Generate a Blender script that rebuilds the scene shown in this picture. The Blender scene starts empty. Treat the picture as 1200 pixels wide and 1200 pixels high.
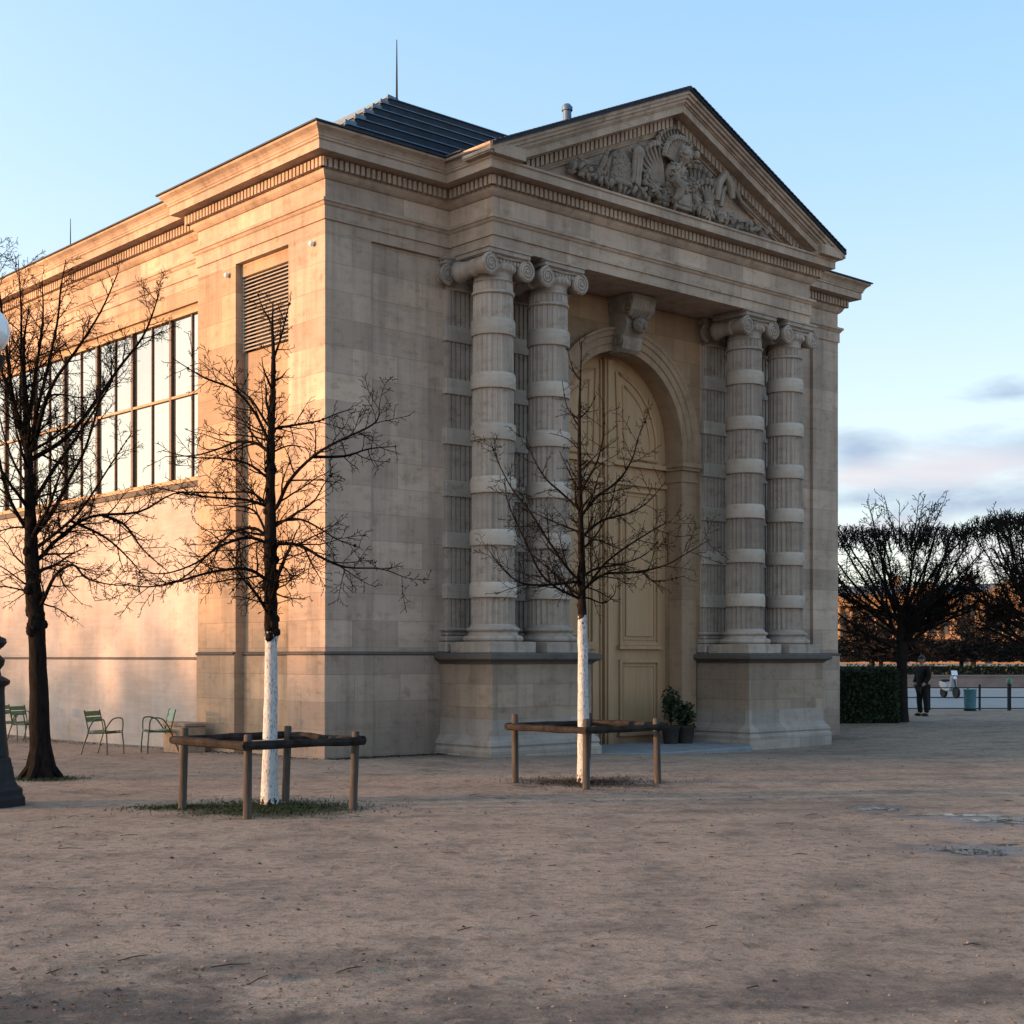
import bpy, math, random
from mathutils import Vector, Matrix
import numpy as np

sc = bpy.context.scene
COL = sc.collection
PI = math.pi
R = math.radians

# ------------------------------------------------------------------ camera maths
F, CX, HY, CAMH = 1708.0, 600.0, 770.0, 1.75
d0 = F*CAMH/118.0
C0 = Vector(((381-CX)/F*d0, d0))
UA = R(48.05)
U = Vector((math.sin(UA), math.cos(UA)))
V = Vector((-math.cos(UA), math.sin(UA)))
ROT = math.atan2(U.y, U.x)

def uv2w(u, v):
    p = C0 + U*u + V*v
    return p.x, p.y

def w2uv(x, y):
    q = Vector((x, y)) - C0
    return q.dot(U), q.dot(V)

def gz(x, y):
    u, v = w2uv(x, y)
    a = -0.22*math.exp(-((u-11)**2+(v+1)**2)/(2*4.2**2))
    b = -0.17*math.exp(-((u+1)**2/(2*3.5**2)+(v-12)**2/(2*6.0**2)))
    return a+b

def at(px, py):
    """ground point seen at a photo pixel"""
    z = 0.0
    for _ in range(30):
        t = (z-CAMH)/((HY-py)/F)
        x, y = (px-CX)/F*t, t
        z = gz(x, y)
    return Vector((x, y, z))

# ------------------------------------------------------------------ mesh builder
class MB:
    def __init__(s): s.v = []; s.f = []; s.sm = []
    def add(s, vs, fs, smooth=False):
        o = len(s.v); s.v += [tuple(p) for p in vs]
        for f in fs:
            s.f.append(tuple(o+i for i in f)); s.sm.append(smooth)
    def box(s, x0, x1, y0, y1, z0, z1):
        s.add([(x0,y0,z0),(x1,y0,z0),(x1,y1,z0),(x0,y1,z0),(x0,y0,z1),(x1,y0,z1),(x1,y1,z1),(x0,y1,z1)],
              [(0,3,2,1),(4,5,6,7),(0,1,5,4),(1,2,6,5),(2,3,7,6),(3,0,4,7)])
    def prism(s, poly, axis, a, b):
        """poly: 2D points; axis 'x','y','z' is the extrusion axis"""
        def P(p, t):
            if axis == 'x': return (t, p[0], p[1])
            if axis == 'y': return (p[0], t, p[1])
            return (p[0], p[1], t)
        n = len(poly)
        vs = [P(p, a) for p in poly]+[P(p, b) for p in poly]
        fs = [tuple(range(n)), tuple(range(2*n-1, n-1, -1))]
        for i in range(n):
            j = (i+1) % n
            fs.append((i, i+n, j+n, j))
        s.add(vs, fs)
    def lathe(s, prof, seg=24, c=(0,0,0), smooth=True, mod=None, axis='z', cap=True):
        vs = []; n = len(prof)
        for (r, z) in prof:
            for k in range(seg):
                a = 2*PI*k/seg
                rr = r*(mod(k) if mod else 1)
                x, y = rr*math.cos(a), rr*math.sin(a)
                if axis == 'z': vs.append((c[0]+x, c[1]+y, c[2]+z))
                elif axis == 'y': vs.append((c[0]+x, c[1]+z, c[2]+y))
                else: vs.append((c[0]+z, c[1]+x, c[2]+y))
        fs = []
        for i in range(n-1):
            for k in range(seg):
                k2 = (k+1) % seg
                fs.append((i*seg+k, i*seg+k2, (i+1)*seg+k2, (i+1)*seg+k))
        if cap:
            fs.append(tuple(range(seg-1, -1, -1))); fs.append(tuple((n-1)*seg+k for k in range(seg)))
        s.add(vs, fs, smooth)
    def tube(s, pts, rad, n=6, smooth=True, cap=True):
        pts = [Vector(p) for p in pts]
        m = len(pts)
        if m < 2: return
        if not hasattr(rad, '__len__'): rad = [rad]*m
        t = (pts[1]-pts[0]).normalized()
        ref = Vector((0,0,1)) if abs(t.z) < .9 else Vector((1,0,0))
        a = t.cross(ref).normalized()
        vs = []
        for i in range(m):
            if i == 0: t = pts[1]-pts[0]
            elif i == m-1: t = pts[-1]-pts[-2]
            else: t = pts[i+1]-pts[i-1]
            if t.length < 1e-9: t = Vector((0,0,1))
            t.normalize()
            a = a - t*a.dot(t)
            if a.length < 1e-6: a = t.orthogonal()
            a.normalize(); b = t.cross(a)
            for k in range(n):
                w = 2*PI*k/n
                vs.append(pts[i]+(a*math.cos(w)+b*math.sin(w))*rad[i])
        fs = []
        for i in range(m-1):
            for k in range(n):
                k2 = (k+1) % n
                fs.append((i*n+k, i*n+k2, (i+1)*n+k2, (i+1)*n+k))
        if cap:
            fs.append(tuple(range(n-1,-1,-1))); fs.append(tuple((m-1)*n+k for k in range(n)))
        s.add(vs, fs, smooth)
    def ell(s, c, r, seg=10, rings=7, rot=None, noise=0, rng=None):
        vs = []; fs = []
        for i in range(rings+1):
            th = PI*i/rings
            for k in range(seg):
                ph = 2*PI*k/seg
                p = Vector((r[0]*math.sin(th)*math.cos(ph), r[1]*math.sin(th)*math.sin(ph), r[2]*math.cos(th)))
                if noise and 0 < i < rings: p *= 1+rng.uniform(-noise, noise)
                if rot: p = rot @ p
                vs.append(p+Vector(c))
        for i in range(rings):
            for k in range(seg):
                k2 = (k+1) % seg
                fs.append((i*seg+k, (i+1)*seg+k, (i+1)*seg+k2, i*seg+k2))
        s.add(vs, fs, True)
    def sweep(s, path, prof):
        """closed profile (offset outward, z) swept along an open plan path with mitres"""
        n = len(path); m = len(prof)
        nor = []
        for i in range(n-1):
            d = Vector((path[i+1][0]-path[i][0], path[i+1][1]-path[i][1])).normalized()
            nor.append(Vector((d.y, -d.x)))
        vs = []
        for i in range(n):
            if i == 0: mn = nor[0]
            elif i == n-1: mn = nor[-1]
            else: mn = (nor[i-1]+nor[i])/(1+nor[i-1].dot(nor[i]))
            for (o, z) in prof:
                vs.append((path[i][0]+mn.x*o, path[i][1]+mn.y*o, z))
        fs = []
        for i in range(n-1):
            for k in range(m):
                k2 = (k+1) % m
                fs.append((i*m+k, i*m+k2, (i+1)*m+k2, (i+1)*m+k))
        fs.append(tuple(range(m))); fs.append(tuple((n-1)*m+k for k in range(m-1,-1,-1)))
        s.add(vs, fs)
    def build(s, name, mat, parent=None, loc=None, bevel=0, norm=False):
        me = bpy.data.meshes.new(name)
        me.from_pydata(s.v, [], s.f)
        me.polygons.foreach_set('use_smooth', s.sm)
        me.update()
        if norm:
            import bmesh
            bm = bmesh.new(); bm.from_mesh(me)
            bmesh.ops.recalc_face_normals(bm, faces=bm.faces); bm.to_mesh(me); bm.free()
        if any(s.sm) and len(s.f) < 60000: me.set_sharp_from_angle(angle=R(38))
        if mat: me.materials.append(mat)
        o = bpy.data.objects.new(name, me); COL.objects.link(o)
        if parent: o.parent = parent
        if loc is not None: o.location = loc
        if bevel:
            b = o.modifiers.new('b', 'BEVEL'); b.width = bevel; b.segments = 1; b.limit_method = 'ANGLE'
        return o

def empty(name, loc, rz=0, label=None, cat=None, group=None):
    o = bpy.data.objects.new(name, None); COL.objects.link(o)
    o.location = loc; o.rotation_euler = (0,0,rz); o.empty_display_size = .2
    tag(o, label, cat, group); return o

def tag(o, label=None, cat=None, group=None, kind=None):
    if label: o['label'] = label
    if cat: o['category'] = cat
    if group: o['group'] = group
    if kind: o['kind'] = kind
    return o

def copy_tree(o, parent=None):
    c = o.copy(); COL.objects.link(c)
    if parent: c.parent = parent
    for ch in list(o.children): copy_tree(ch, c)
    return c

# ------------------------------------------------------------------ materials
class NT:
    def __init__(s, name):
        s.m = bpy.data.materials.new(name); s.m.use_nodes = True
        s.t = s.m.node_tree; s.n = s.t.nodes; s.l = s.t.links
        s.b = s.n['Principled BSDF']; s.out = s.n['Material Output']
        s.tc = s.n.new('ShaderNodeTexCoord')
    def node(s, k, **kw):
        x = s.n.new(k)
        for a, b in kw.items(): setattr(x, a, b)
        return x
    def link(s, a, b): s.l.new(a, b)
    def mapping(s, vec, scale=(1,1,1), loc=(0,0,0), rot=(0,0,0)):
        m = s.node('ShaderNodeMapping'); m.inputs['Scale'].default_value = scale
        m.inputs['Location'].default_value = loc; m.inputs['Rotation'].default_value = rot
        s.link(vec, m.inputs['Vector']); return m.outputs[0]
    def noise(s, vec, scale, detail=5, rough=.55, dist=0):
        x = s.node('ShaderNodeTexNoise'); x.inputs['Scale'].default_value = scale
        x.inputs['Detail'].default_value = detail; x.inputs['Roughness'].default_value = rough
        x.inputs['Distortion'].default_value = dist
        s.link(vec, x.inputs['Vector']); return x.outputs['Fac']
    def ramp(s, fac, stops, interp='LINEAR'):
        r = s.node('ShaderNodeValToRGB'); e = r.color_ramp.elements
        r.color_ramp.interpolation = interp
        while len(e) > 1: e.remove(e[-1])
        for i, (p, c) in enumerate(stops):
            x = e[0] if i == 0 else e.new(p)
            x.position = p; x.color = (*c, 1) if hasattr(c, '__len__') else (c, c, c, 1)
        s.link(fac, r.inputs[0]); return r.outputs[0]
    def mix(s, fac, a, b, mode='MIX'):
        x = s.node('ShaderNodeMix', data_type='RGBA', blend_type=mode)
        for sock, val in ((x.inputs[0], fac), (x.inputs[6], a), (x.inputs[7], b)):
            if hasattr(val, 'is_linked') or isinstance(val, bpy.types.NodeSocket): s.link(val, sock)
            elif hasattr(val, '__len__'): sock.default_value = (*val, 1)
            else: sock.default_value = val
        return x.outputs[2]
    def math(s, op, a, b=None, clamp=False):
        x = s.node('ShaderNodeMath', operation=op); x.use_clamp = clamp
        for i, val in enumerate((a, b)):
            if val is None: continue
            if isinstance(val, bpy.types.NodeSocket): s.link(val, x.inputs[i])
            else: x.inputs[i].default_value = val
        return x.outputs[0]
    def bump(s, h, strength=.3, dist=.01, prev=None):
        b = s.node('ShaderNodeBump'); b.inputs['Strength'].default_value = strength
        b.inputs['Distance'].default_value = dist
        s.link(h, b.inputs['Height'])
        if prev: s.link(prev, b.inputs['Normal'])
        return b.outputs[0]
    def done(s, col=None, rough=.8, nrm=None, metal=0, spec=.3):
        if col is not None:
            if isinstance(col, bpy.types.NodeSocket): s.link(col, s.b.inputs['Base Color'])
            else: s.b.inputs['Base Color'].default_value = (*col, 1)
        if isinstance(rough, bpy.types.NodeSocket): s.link(rough, s.b.inputs['Roughness'])
        else: s.b.inputs['Roughness'].default_value = rough
        s.b.inputs['Metallic'].default_value = metal
        s.b.inputs['Specular IOR Level'].default_value = spec
        if nrm: s.link(nrm, s.b.inputs['Normal'])
        return s.m

def simple(name, col, rough=.6, var=.25, scale=8, bump=.15, metal=0, spec=.3, stretch=(1,1,1)):
    t = NT(name); v = t.mapping(t.tc.outputs['Object'], stretch)
    n = t.noise(v, scale, 6)
    c = t.mix(t.ramp(n, [(.3,0),(.7,1)]), tuple(x*(1-var) for x in col), tuple(x*(1+var) for x in col))
    n2 = t.noise(v, scale*9, 3)
    return t.done(c, rough, t.bump(n2, bump, .01), metal, spec)

def stone(name, base, joints=True, stain=.35, bw=1.15, bh=.48, warm=(1.12,.98,.80), jd=.55, damp=False, vary=False):
    """ashlar in building coordinates: (u+v) runs along every wall, z is up"""
    t = NT(name)
    sep = t.node('ShaderNodeSeparateXYZ'); t.link(t.tc.outputs['Object'], sep.inputs[0])
    run = t.math('ADD', sep.outputs[0], sep.outputs[1])
    comb = t.node('ShaderNodeCombineXYZ'); t.link(run, comb.inputs[0]); t.link(sep.outputs[2], comb.inputs[1])
    P = t.tc.outputs['Object']
    big = t.noise(P, .55, 3, .6)
    mid = t.noise(t.mapping(P, (1,1,2.2)), 2.3, 4, .65)
    fine = t.noise(P, 26, 3, .7)
    streak = t.noise(t.mapping(P, (2.2,2.2,.16)), 1.6, 4, .65)
    bed = t.noise(t.mapping(P, (.5,.5,9)), 1.5, 3, .6)
    dark = tuple(x*.78 for x in base); lite = tuple(x*1.16 for x in base)
    c = t.mix(t.ramp(big, [(.3,0),(.7,1)]), dark, lite)
    c = t.mix(t.math('MULTIPLY', t.ramp(mid, [(.42,0),(.75,1)]), .45), c, tuple(a*b*.85 for a,b in zip(base,warm)))
    c = t.mix(t.math('MULTIPLY', t.ramp(bed, [(.4,0),(.7,1)]), .22), c, tuple(x*1.3 for x in base))
    h = fine
    if joints:
        br = t.node('ShaderNodeTexBrick'); t.link(comb.outputs[0], br.inputs['Vector'])
        br.offset = .5; br.inputs['Scale'].default_value = 1
        br.inputs['Brick Width'].default_value = bw; br.inputs['Row Height'].default_value = bh
        br.inputs['Mortar Size'].default_value = .006; br.inputs['Mortar Smooth'].default_value = .25
        br.inputs['Bias'].default_value = 0
        br.inputs['Color1'].default_value = (.70,.685,.68,1); br.inputs['Color2'].default_value = (1.16,1.13,1.10,1)
        br.inputs['Mortar'].default_value = (jd,jd*.95,jd*.9,1)
        c = t.mix(.72, c, br.outputs['Color'], 'MULTIPLY')
        h = t.math('SUBTRACT', fine, t.math('MULTIPLY', br.outputs['Fac'], 1.5))
    c = t.mix(t.math('MULTIPLY', t.ramp(streak, [(.46,0),(.74,1)]), stain), c, (.085,.075,.068))
    c = t.mix(t.math('MULTIPLY', t.ramp(fine, [(.45,0),(.8,1)]), .22), c, tuple(x*.5 for x in base))
    if damp:
        mz = t.node('ShaderNodeMapRange'); t.link(sep.outputs[2], mz.inputs[0])
        mz.inputs[1].default_value = 2.3; mz.inputs[2].default_value = 0; mz.inputs[3].default_value = 0; mz.inputs[4].default_value = 1; mz.clamp = True
        dm = t.math('MULTIPLY', mz.outputs[0], t.ramp(big, [(.30,.15),(.62,1)]))
        c = t.mix(t.math('MULTIPLY', dm, .62), c, (.105,.085,.082))
    soot = t.math('MULTIPLY', t.ramp(mid, [(.48,0),(.66,1)]), t.ramp(t.noise(P, 7, 3, .7), [(.42,0),(.62,1)]))
    c = t.mix(t.math('MULTIPLY', soot, stain*.9), c, (.07,.06,.055))
    oi = t.node('ShaderNodeObjectInfo')
    tone = t.math('ADD', .86, t.math('MULTIPLY', oi.outputs['Random'], .28))
    tc_ = t.node('ShaderNodeCombineXYZ'); [t.link(tone, tc_.inputs[q]) for q in range(3)]
    if vary: c = t.mix(1.0, c, tc_.outputs[0], 'MULTIPLY')
    n1 = t.bump(h, .35, .012); n1 = t.bump(mid, .12, .05, n1)
    return t.done(c, .88, n1, 0, .2)

M = {}
M['wall']    = stone('ashlar_limestone', (.475,.365,.298), stain=.42, damp=True)
M['portal']  = stone('bounce_warmed_portal_stone', (.37,.245,.155), stain=.25)  # warm reflected light inside the portico is put into this stone colour
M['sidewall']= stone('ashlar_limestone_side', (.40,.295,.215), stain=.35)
M['render']  = stone('smooth_rendered_wall', (.41,.35,.325), joints=False, stain=.15)
M['trim']    = stone('carved_limestone', (.485,.370,.295), stain=.45, bw=1.7, bh=3.0)
M['portaltrim'] = stone('bounce_warmed_portal_trim', (.38,.265,.18), stain=.35, bw=1.7, bh=3.0)  # archivolt and jambs carry the same painted bounce warmth
M['column']  = stone('weathered_column_stone', (.37,.305,.265), vary=True, joints=False, stain=.55)
M['band']    = stone('pale_band_stone', (.45,.385,.34), vary=True, joints=False, stain=.4)
M['relief']  = stone('carved_relief_stone', (.29,.238,.20), vary=True, joints=False, stain=.6)
M['pedestal']= stone('pedestal_stone', (.32,.245,.195), stain=.4, bw=.9, bh=.42)
M['newstone']= stone('pale_repair_stone', (.34,.295,.27), stain=.3, bw=.9, bh=2.0)
M['cap']     = stone('lichened_cap_stone', (.115,.10,.092), stain=.8, joints=False)
M['slate']   = simple('dark_slate', (.014,.020,.036), .62, .45, 6, .4, 0, .3)
M['zinc']    = simple('zinc_flashing', (.10,.155,.23), .5, .2, 9, .1, .3, .4)
M['shadebar']  = simple('shaded_window_frame', (.10,.065,.05), .5, .25, 12, .1, .1)  # window bars coloured dark for the shade on their near faces
M['frame']   = simple('sunlit_window_frame', (.38,.23,.13), .6, .2, 12, .1)  # same frame coloured orange where the sun strikes its rails
M['louvre']  = simple('pale_louvre_slats', (.42,.375,.33), .6, .15, 8, .1)
M['darkvoid']= simple('dark_vent_backing', (.03,.025,.022), .9, .2, 5, .1)
M['bark']    = simple('dark_bark', (.014,.011,.010), .9, .45, 22, .9, stretch=(1,1,.35), spec=.04)
M['twig']    = simple('dark_twigs', (.009,.007,.006), .9, .35, 9, .3, spec=.04)
M['farbark'] = simple('far_dark_bark', (.020,.017,.016), .9, .3, 6, .3, spec=.04)
M['white']   = simple('lime_whitewash', (.56,.58,.62), .9, .30, 17, .9, stretch=(1,1,.4))
M['post']    = simple('weathered_oak', (.075,.064,.058), .85, .4, 14, .6, stretch=(1,1,.15), spec=.04)
M['rail']    = simple('dark_split_rail', (.026,.022,.021), .8, .5, 9, .7, spec=.04)
M['chair']   = simple('dark_green_enamel', (.025,.045,.026), .38, .2, 20, .05, .1, .5)
M['slat']    = simple('green_enamel_slats', (.055,.15,.075), .32, .25, 14, .05, .1, .5)
M['iron']    = simple('cast_iron_paint', (.010,.011,.014), .6, .35, 12, .3, 0, .25)
M['globe']   = simple('opal_glass_globe', (.75,.78,.82), .12, .03, 4, 0, 0, .6)
M['soil']    = simple('damp_soil', (.035,.028,.02), .95, .5, 9, .9)
M['grass']   = simple('short_grass', (.032,.042,.014), .8, .45, 5, .1)
M['hedge']   = simple('box_hedge_leaves', (.018,.030,.013), .7, .5, 3, .1)
M['hedgecore']= simple('hedge_core', (.008,.011,.007), .9, .3, 5, .3)
M['leaf']    = simple('potted_leaves', (.014,.030,.012), .55, .5, 9, .1)
M['pot']     = simple('dark_terracotta', (.03,.026,.024), .7, .3, 10, .2)
M['litter']  = simple('leaf_litter', (.045,.035,.028), .9, .6, 6, .2)
M['pebble']  = simple('small_pebbles', (.16,.13,.115), .9, .5, 12, .2)
M['coat']    = simple('black_wool', (.012,.012,.014), .9, .3, 30, .3)
M['skin']    = simple('skin', (.42,.27,.21), .6, .08, 10, .05)
M['hair']    = simple('grey_hair', (.05,.047,.045), .7, .3, 40, .3)
M['shoe']    = simple('black_leather', (.012,.011,.010), .4, .2, 12, .1)
M['teal']    = simple('teal_plastic', (.075,.20,.25), .5, .15, 8, .1)
M['scoot']   = simple('white_scooter_paint', (.42,.41,.42), .35, .08, 6, .05)
M['rubber']  = simple('rubber', (.02,.02,.02), .8, .2, 10, .1)
M['palace']  = stone('far_palace_stone', (.26,.16,.095), joints=False, stain=.2)
M['palwin']  = simple('far_window_glass', (.05,.05,.06), .2, .2, 3, 0, 0, .5)
M['palroof'] = simple('far_zinc_roof', (.10,.11,.13), .5, .2, 1, .1)
M['block']   = simple('concrete_block', (.30,.23,.18), .9, .2, 10, .3)
M['flag']    = simple('grey_flagstone', (.20,.205,.22), .8, .2, 3, .3)
M['kerbwall']= simple('far_grey_wall', (.10,.11,.13), .85, .2, 1, .1)

# oak door
t = NT('oak_door')
vv = t.mapping(t.tc.outputs['Object'], (3,3,.12))
n = t.noise(vv, 6, 8, .65, .4); big = t.noise(t.tc.outputs['Object'], .7, 4)
c = t.mix(n, (.34,.20,.105), (.55,.345,.19)); c = t.mix(t.math('MULTIPLY', big, .4), c, (.41,.28,.18))
sx_ = t.node('ShaderNodeSeparateXYZ'); t.link(t.tc.outputs['Object'], sx_.inputs[0])
mr_ = t.node('ShaderNodeMapRange'); t.link(sx_.outputs[2], mr_.inputs[0]); mr_.inputs[1].default_value = 1.1; mr_.inputs[2].default_value = -.1
c = t.mix(t.math('MULTIPLY', mr_.outputs[0], t.ramp(big, [(.25,.2),(.7,1)])), c, (.13,.085,.055))
c = t.mix(t.math('MULTIPLY', t.ramp(t.noise(t.mapping(t.tc.outputs['Object'], (2,2,.1)), 2.2, 5, .65), [(.5,0),(.75,1)]), .4), c, (.17,.105,.06))
M['door'] = t.done(c, .6, t.bump(n, .25, .01), 0, .3)

# reflective glazing
t = NT('window_glass')
n = t.noise(t.tc.outputs['Object'], .35, 3)
M['glass'] = t.done(t.mix(n, (.36,.33,.30), (.50,.47,.43)), .05, t.bump(n, .07, .06), .92, .5)

# sandy ground
t = NT('stabilised_sand')
P = t.tc.outputs['Object']
a = t.noise(P, .22, 8, .72, .4); b = t.noise(P, 1.3, 8, .74, .3); c_ = t.noise(P, 9, 6, .65); d = t.noise(P, 48, 6, .8)
e = t.noise(P, .085, 4, .5)
col = t.mix(t.ramp(a, [(.32,0),(.68,1)]), (.165,.120,.096), (.375,.270,.205))
col = t.mix(t.math('MULTIPLY', t.ramp(b, [(.35,0),(.72,1)]), .55), col, (.43,.312,.232))
col = t.mix(t.math('MULTIPLY', t.ramp(b, [(.30,1),(.50,0)]), .62), col, (.075,.058,.053))
col = t.mix(t.math('MULTIPLY', t.ramp(c_, [(.50,0),(.66,1)]), .62), col, (.075,.057,.05))
col = t.mix(t.math('MULTIPLY', t.ramp(d, [(.50,0),(.64,1)]), .72), col, (.055,.043,.038))
col = t.mix(t.math('MULTIPLY', t.ramp(d, [(.30,1),(.45,0)]), .6), col, (.36,.28,.235))
def spot(cx, cy, rx, ry, nz=.45):
    m = t.mapping(P, (1/rx,1/ry,0), (-cx/rx,-cy/ry,0))
    g = t.node('ShaderNodeVectorMath', operation='LENGTH'); t.link(m, g.inputs[0])
    s_ = t.math('ADD', g.outputs['Value'], t.math('MULTIPLY', t.math('SUBTRACT', b, .5), 2.6))
    return t.ramp(s_, [(.45,1),(1.05,0)])
for (px, py, rx, ry, k) in ((60,1190,1.5,.9,.8),(330,1130,1.2,.55,.42),(660,1185,1.2,.55,.5),(1010,1165,1.4,.6,.45),(480,1200,1.2,.5,.45),(950,945,2.4,1.3,.28)):
    p = at(px, py); col = t.mix(t.math('MULTIPLY', spot(p.x,p.y,rx,ry), k), col, (.055,.046,.045))
for (px, py, rx, ry, k, cc) in ((316,950,1.2,1.05,.85,(.040,.040,.020)),(240,944,1.0,.6,.5,(.06,.06,.03)),(690,917,1.35,1.0,.85,(.045,.033,.024)),(50,913,.7,.5,.7,(.04,.035,.022))):
    p = at(px, py); col = t.mix(t.math('MULTIPLY', spot(p.x,p.y,rx,ry), k), col, cc)
wet = None
for (px, py, rx, ry) in ((1150,997,.75,.55),(1165,960,1.1,.8),(1033,948,.45,.5)):
    p = at(px, py); s_ = spot(p.x, p.y, rx, ry)
    wet = s_ if wet is None else t.math('MAXIMUM', wet, s_)
col = t.mix(t.math('MULTIPLY', wet, .6), col, (.09,.078,.08))
rough = t.math('SUBTRACT', .92, t.math('MULTIPLY', wet, .62))
scuff = t.noise(t.mapping(P, (1,1,1), rot=(0,0,.5)), 3.4, 6, .75, 1.0)
col = t.mix(t.math('MULTIPLY', t.ramp(scuff, [(.55,0),(.63,1)]), .30), col, (.10,.075,.062))
col = t.mix(t.math('MULTIPLY', t.ramp(scuff, [(.34,1),(.42,0)]), .30), col, (.46,.34,.265))
vo = t.node('ShaderNodeTexVoronoi'); vo.inputs['Scale'].default_value = 2.6; vo.inputs['Randomness'].default_value = 1
t.link(t.mapping(P, (1.6,1,1), rot=(0,0,.7)), vo.inputs['Vector'])
prints = t.ramp(t.math('ADD', vo.outputs['Distance'], t.math('MULTIPLY', t.math('SUBTRACT', c_, .5), .35)), [(.16,0),(.24,1)])
sel = t.ramp(t.noise(P, .8, 2), [(.46,0),(.54,1)])
dent = t.math('MULTIPLY', t.math('SUBTRACT', 1.0, prints), sel)
col = t.mix(t.math('MULTIPLY', dent, .35), col, (.10,.075,.062))
nr = t.bump(t.math('MULTIPLY', dent, -1.0), .5, .03)
nr = t.bump(d, .6, .014, nr); nr = t.bump(c_, .6, .035, nr); nr = t.bump(scuff, .35, .07, nr); nr = t.bump(b, .35, .08, nr)
M['ground'] = t.done(col, rough, nr, 0, .25)

t = NT('puddle_water')
n = t.noise(t.mapping(t.tc.outputs['Object'], (1,1,1)), 9, 5, .6)
M['water'] = t.done((.05,.045,.045), .05, t.bump(n, .12, .02), 0, .8)

# ------------------------------------------------------------------ ground
def axis(lo, hi, dense_lo, dense_hi, step):
    xs = list(np.arange(dense_lo, dense_hi+1e-6, step))
    s = step; x = dense_hi
    while x < hi: s *= 1.5; x += s; xs.append(min(x, hi))
    s = step; x = dense_lo
    while x > lo: s *= 1.5; x -= s; xs.insert(0, max(x, lo))
    return xs
gx = axis(-1500, 1500, -24, 34, .8); gy = axis(-1500, 2500, 0, 60, .8)
mb = MB(); nx = len(gx)
mb.v = [(x, y, gz(x, y)) for y in gy for x in gx]
mb.f = [(j*nx+i, j*nx+i+1, (j+1)*nx+i+1, (j+1)*nx+i) for j in range(len(gy)-1) for i in range(nx-1)]
mb.sm = [True]*len(mb.f)
tag(mb.build('ground', M['ground']), kind='structure')

def blob(cx, cy, rx, ry, rot, rng, n=40, dz=.004, rough=.35):
    ph = [rng.uniform(0, 6.28) for _ in range(6)]
    pts = []
    for k in range(n):
        a = 2*PI*k/n
        q = 1+rough*(.5*math.sin(2*a+ph[0])+.4*math.sin(3*a+ph[1])+.35*math.sin(5*a+ph[2])+.3*math.sin(9*a+ph[3])+.2*math.sin(14*a+ph[4]))
        x, y = rx*q*math.cos(a), ry*q*math.sin(a)
        pts.append((cx+x*math.cos(rot)-y*math.sin(rot), cy+x*math.sin(rot)+y*math.cos(rot)))
    m = MB(); vs = []
    for f in (0.001, .5, 1):
        for (x, y) in pts:
            X, Y = cx+(x-cx)*f, cy+(y-cy)*f
            vs.append((X, Y, gz(X, Y)+dz))
    fs = []
    for r in range(2):
        for k in range(n):
            k2 = (k+1) % n
            fs.append((r*n+k, (r+1)*n+k, (r+1)*n+k2, r*n+k2))
    m.add(vs, fs); return m
rng = random.Random(4)
for (px, py, rx, ry) in ((1026,948,.15,.13),(1044,949,.10,.10),(1138,998,.22,.20),(1160,1000,.14,.12),(1120,996,.10,.08),(1175,961,.34,.22),(1200,964,.3,.2),(1105,955,.26,.12),(1150,956,.26,.10),(1178,990,.12,.05)):
    p = at(px, py)
    tag(blob(p.x, p.y, rx, ry, rng.uniform(-.3,.3), rng, rough=.55).build('puddle', M['water']), kind='structure')

# ------------------------------------------------------------------ museum
B = empty('museum_building', (C0.x, C0.y, 0), ROT,
          'pale stone classical museum hall with columned portico and carved pediment', 'building')
W = 15.0; PV = 1.24; PU0, PU1 = 2.8, 12.2; CU = 7.5
HEND = 46.0; PAV = 4.35; REC = .26
PATH = [(REC, HEND), (REC, PAV), (0, PAV), (0, 0), (PU0, 0), (PU0, -PV), (PU1, -PV), (PU1, 0), (W, 0), (W, 12)]

# --- entablature
mb = MB()
mb.sweep(PATH, [(-.3,9.17),(0,9.17),(0,9.37),(.03,9.37),(.03,9.60),(.055,9.62),(.075,9.66),(.10,9.67),(.10,9.72),(.0,9.735),(-.3,9.735)])
mb.box(PU0+.25, PU1-.25, -PV+.25, .25, 9.185, 9.70)
mb.build('architrave', M['trim'], B, norm=True)
mb = MB(); mb.sweep(PATH, [(-.3,9.737),(-.005,9.737),(-.005,10.07),(-.3,10.07)])
mb.build('frieze', M['wall'], B, norm=True)
mb = MB()
mb.sweep(PATH, [(-.3,10.072),(.02,10.072),(.05,10.10),(.09,10.15),(.10,10.19),(.10,10.385),(.16,10.40),(.20,10.41),(.40,10.41),(.40,10.555),(.43,10.575),(.43,10.61),(-.3,10.61)])
mb.build('cornice', M['trim'], B, norm=True)
sima = [(-.3,10.612),(.44,10.612),(.455,10.65),(.49,10.695),(.545,10.735),(.56,10.745),(.56,10.785),(.52,10.80),(-.3,10.83)]
ov = .56
mb = MB(); mb.sweep([(REC,HEND),(REC,PAV),(0,PAV),(0,0),(PU0,0),(PU0,-PV-.553)], sima)
mb.sweep([(PU1,-PV-.553),(PU1,0),(W,0),(W,12)], sima)
mb.build('gutter_moulding', M['trim'], B, norm=True)
se = [(-.2,10.835),(.50,10.805),(.585,10.788),(.60,10.788),(.60,10.815),(-.2,10.885)]
mb = MB(); mb.sweep([(REC,HEND),(REC,PAV),(0,PAV),(0,0),(PU0,0),(PU0,-PV+.2)], se); mb.sweep([(PU1,-PV+.2),(PU1,0),(W,0),(W,12)], se)
mb.build('cornice_flashing', M['slate'], B, norm=True)
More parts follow.
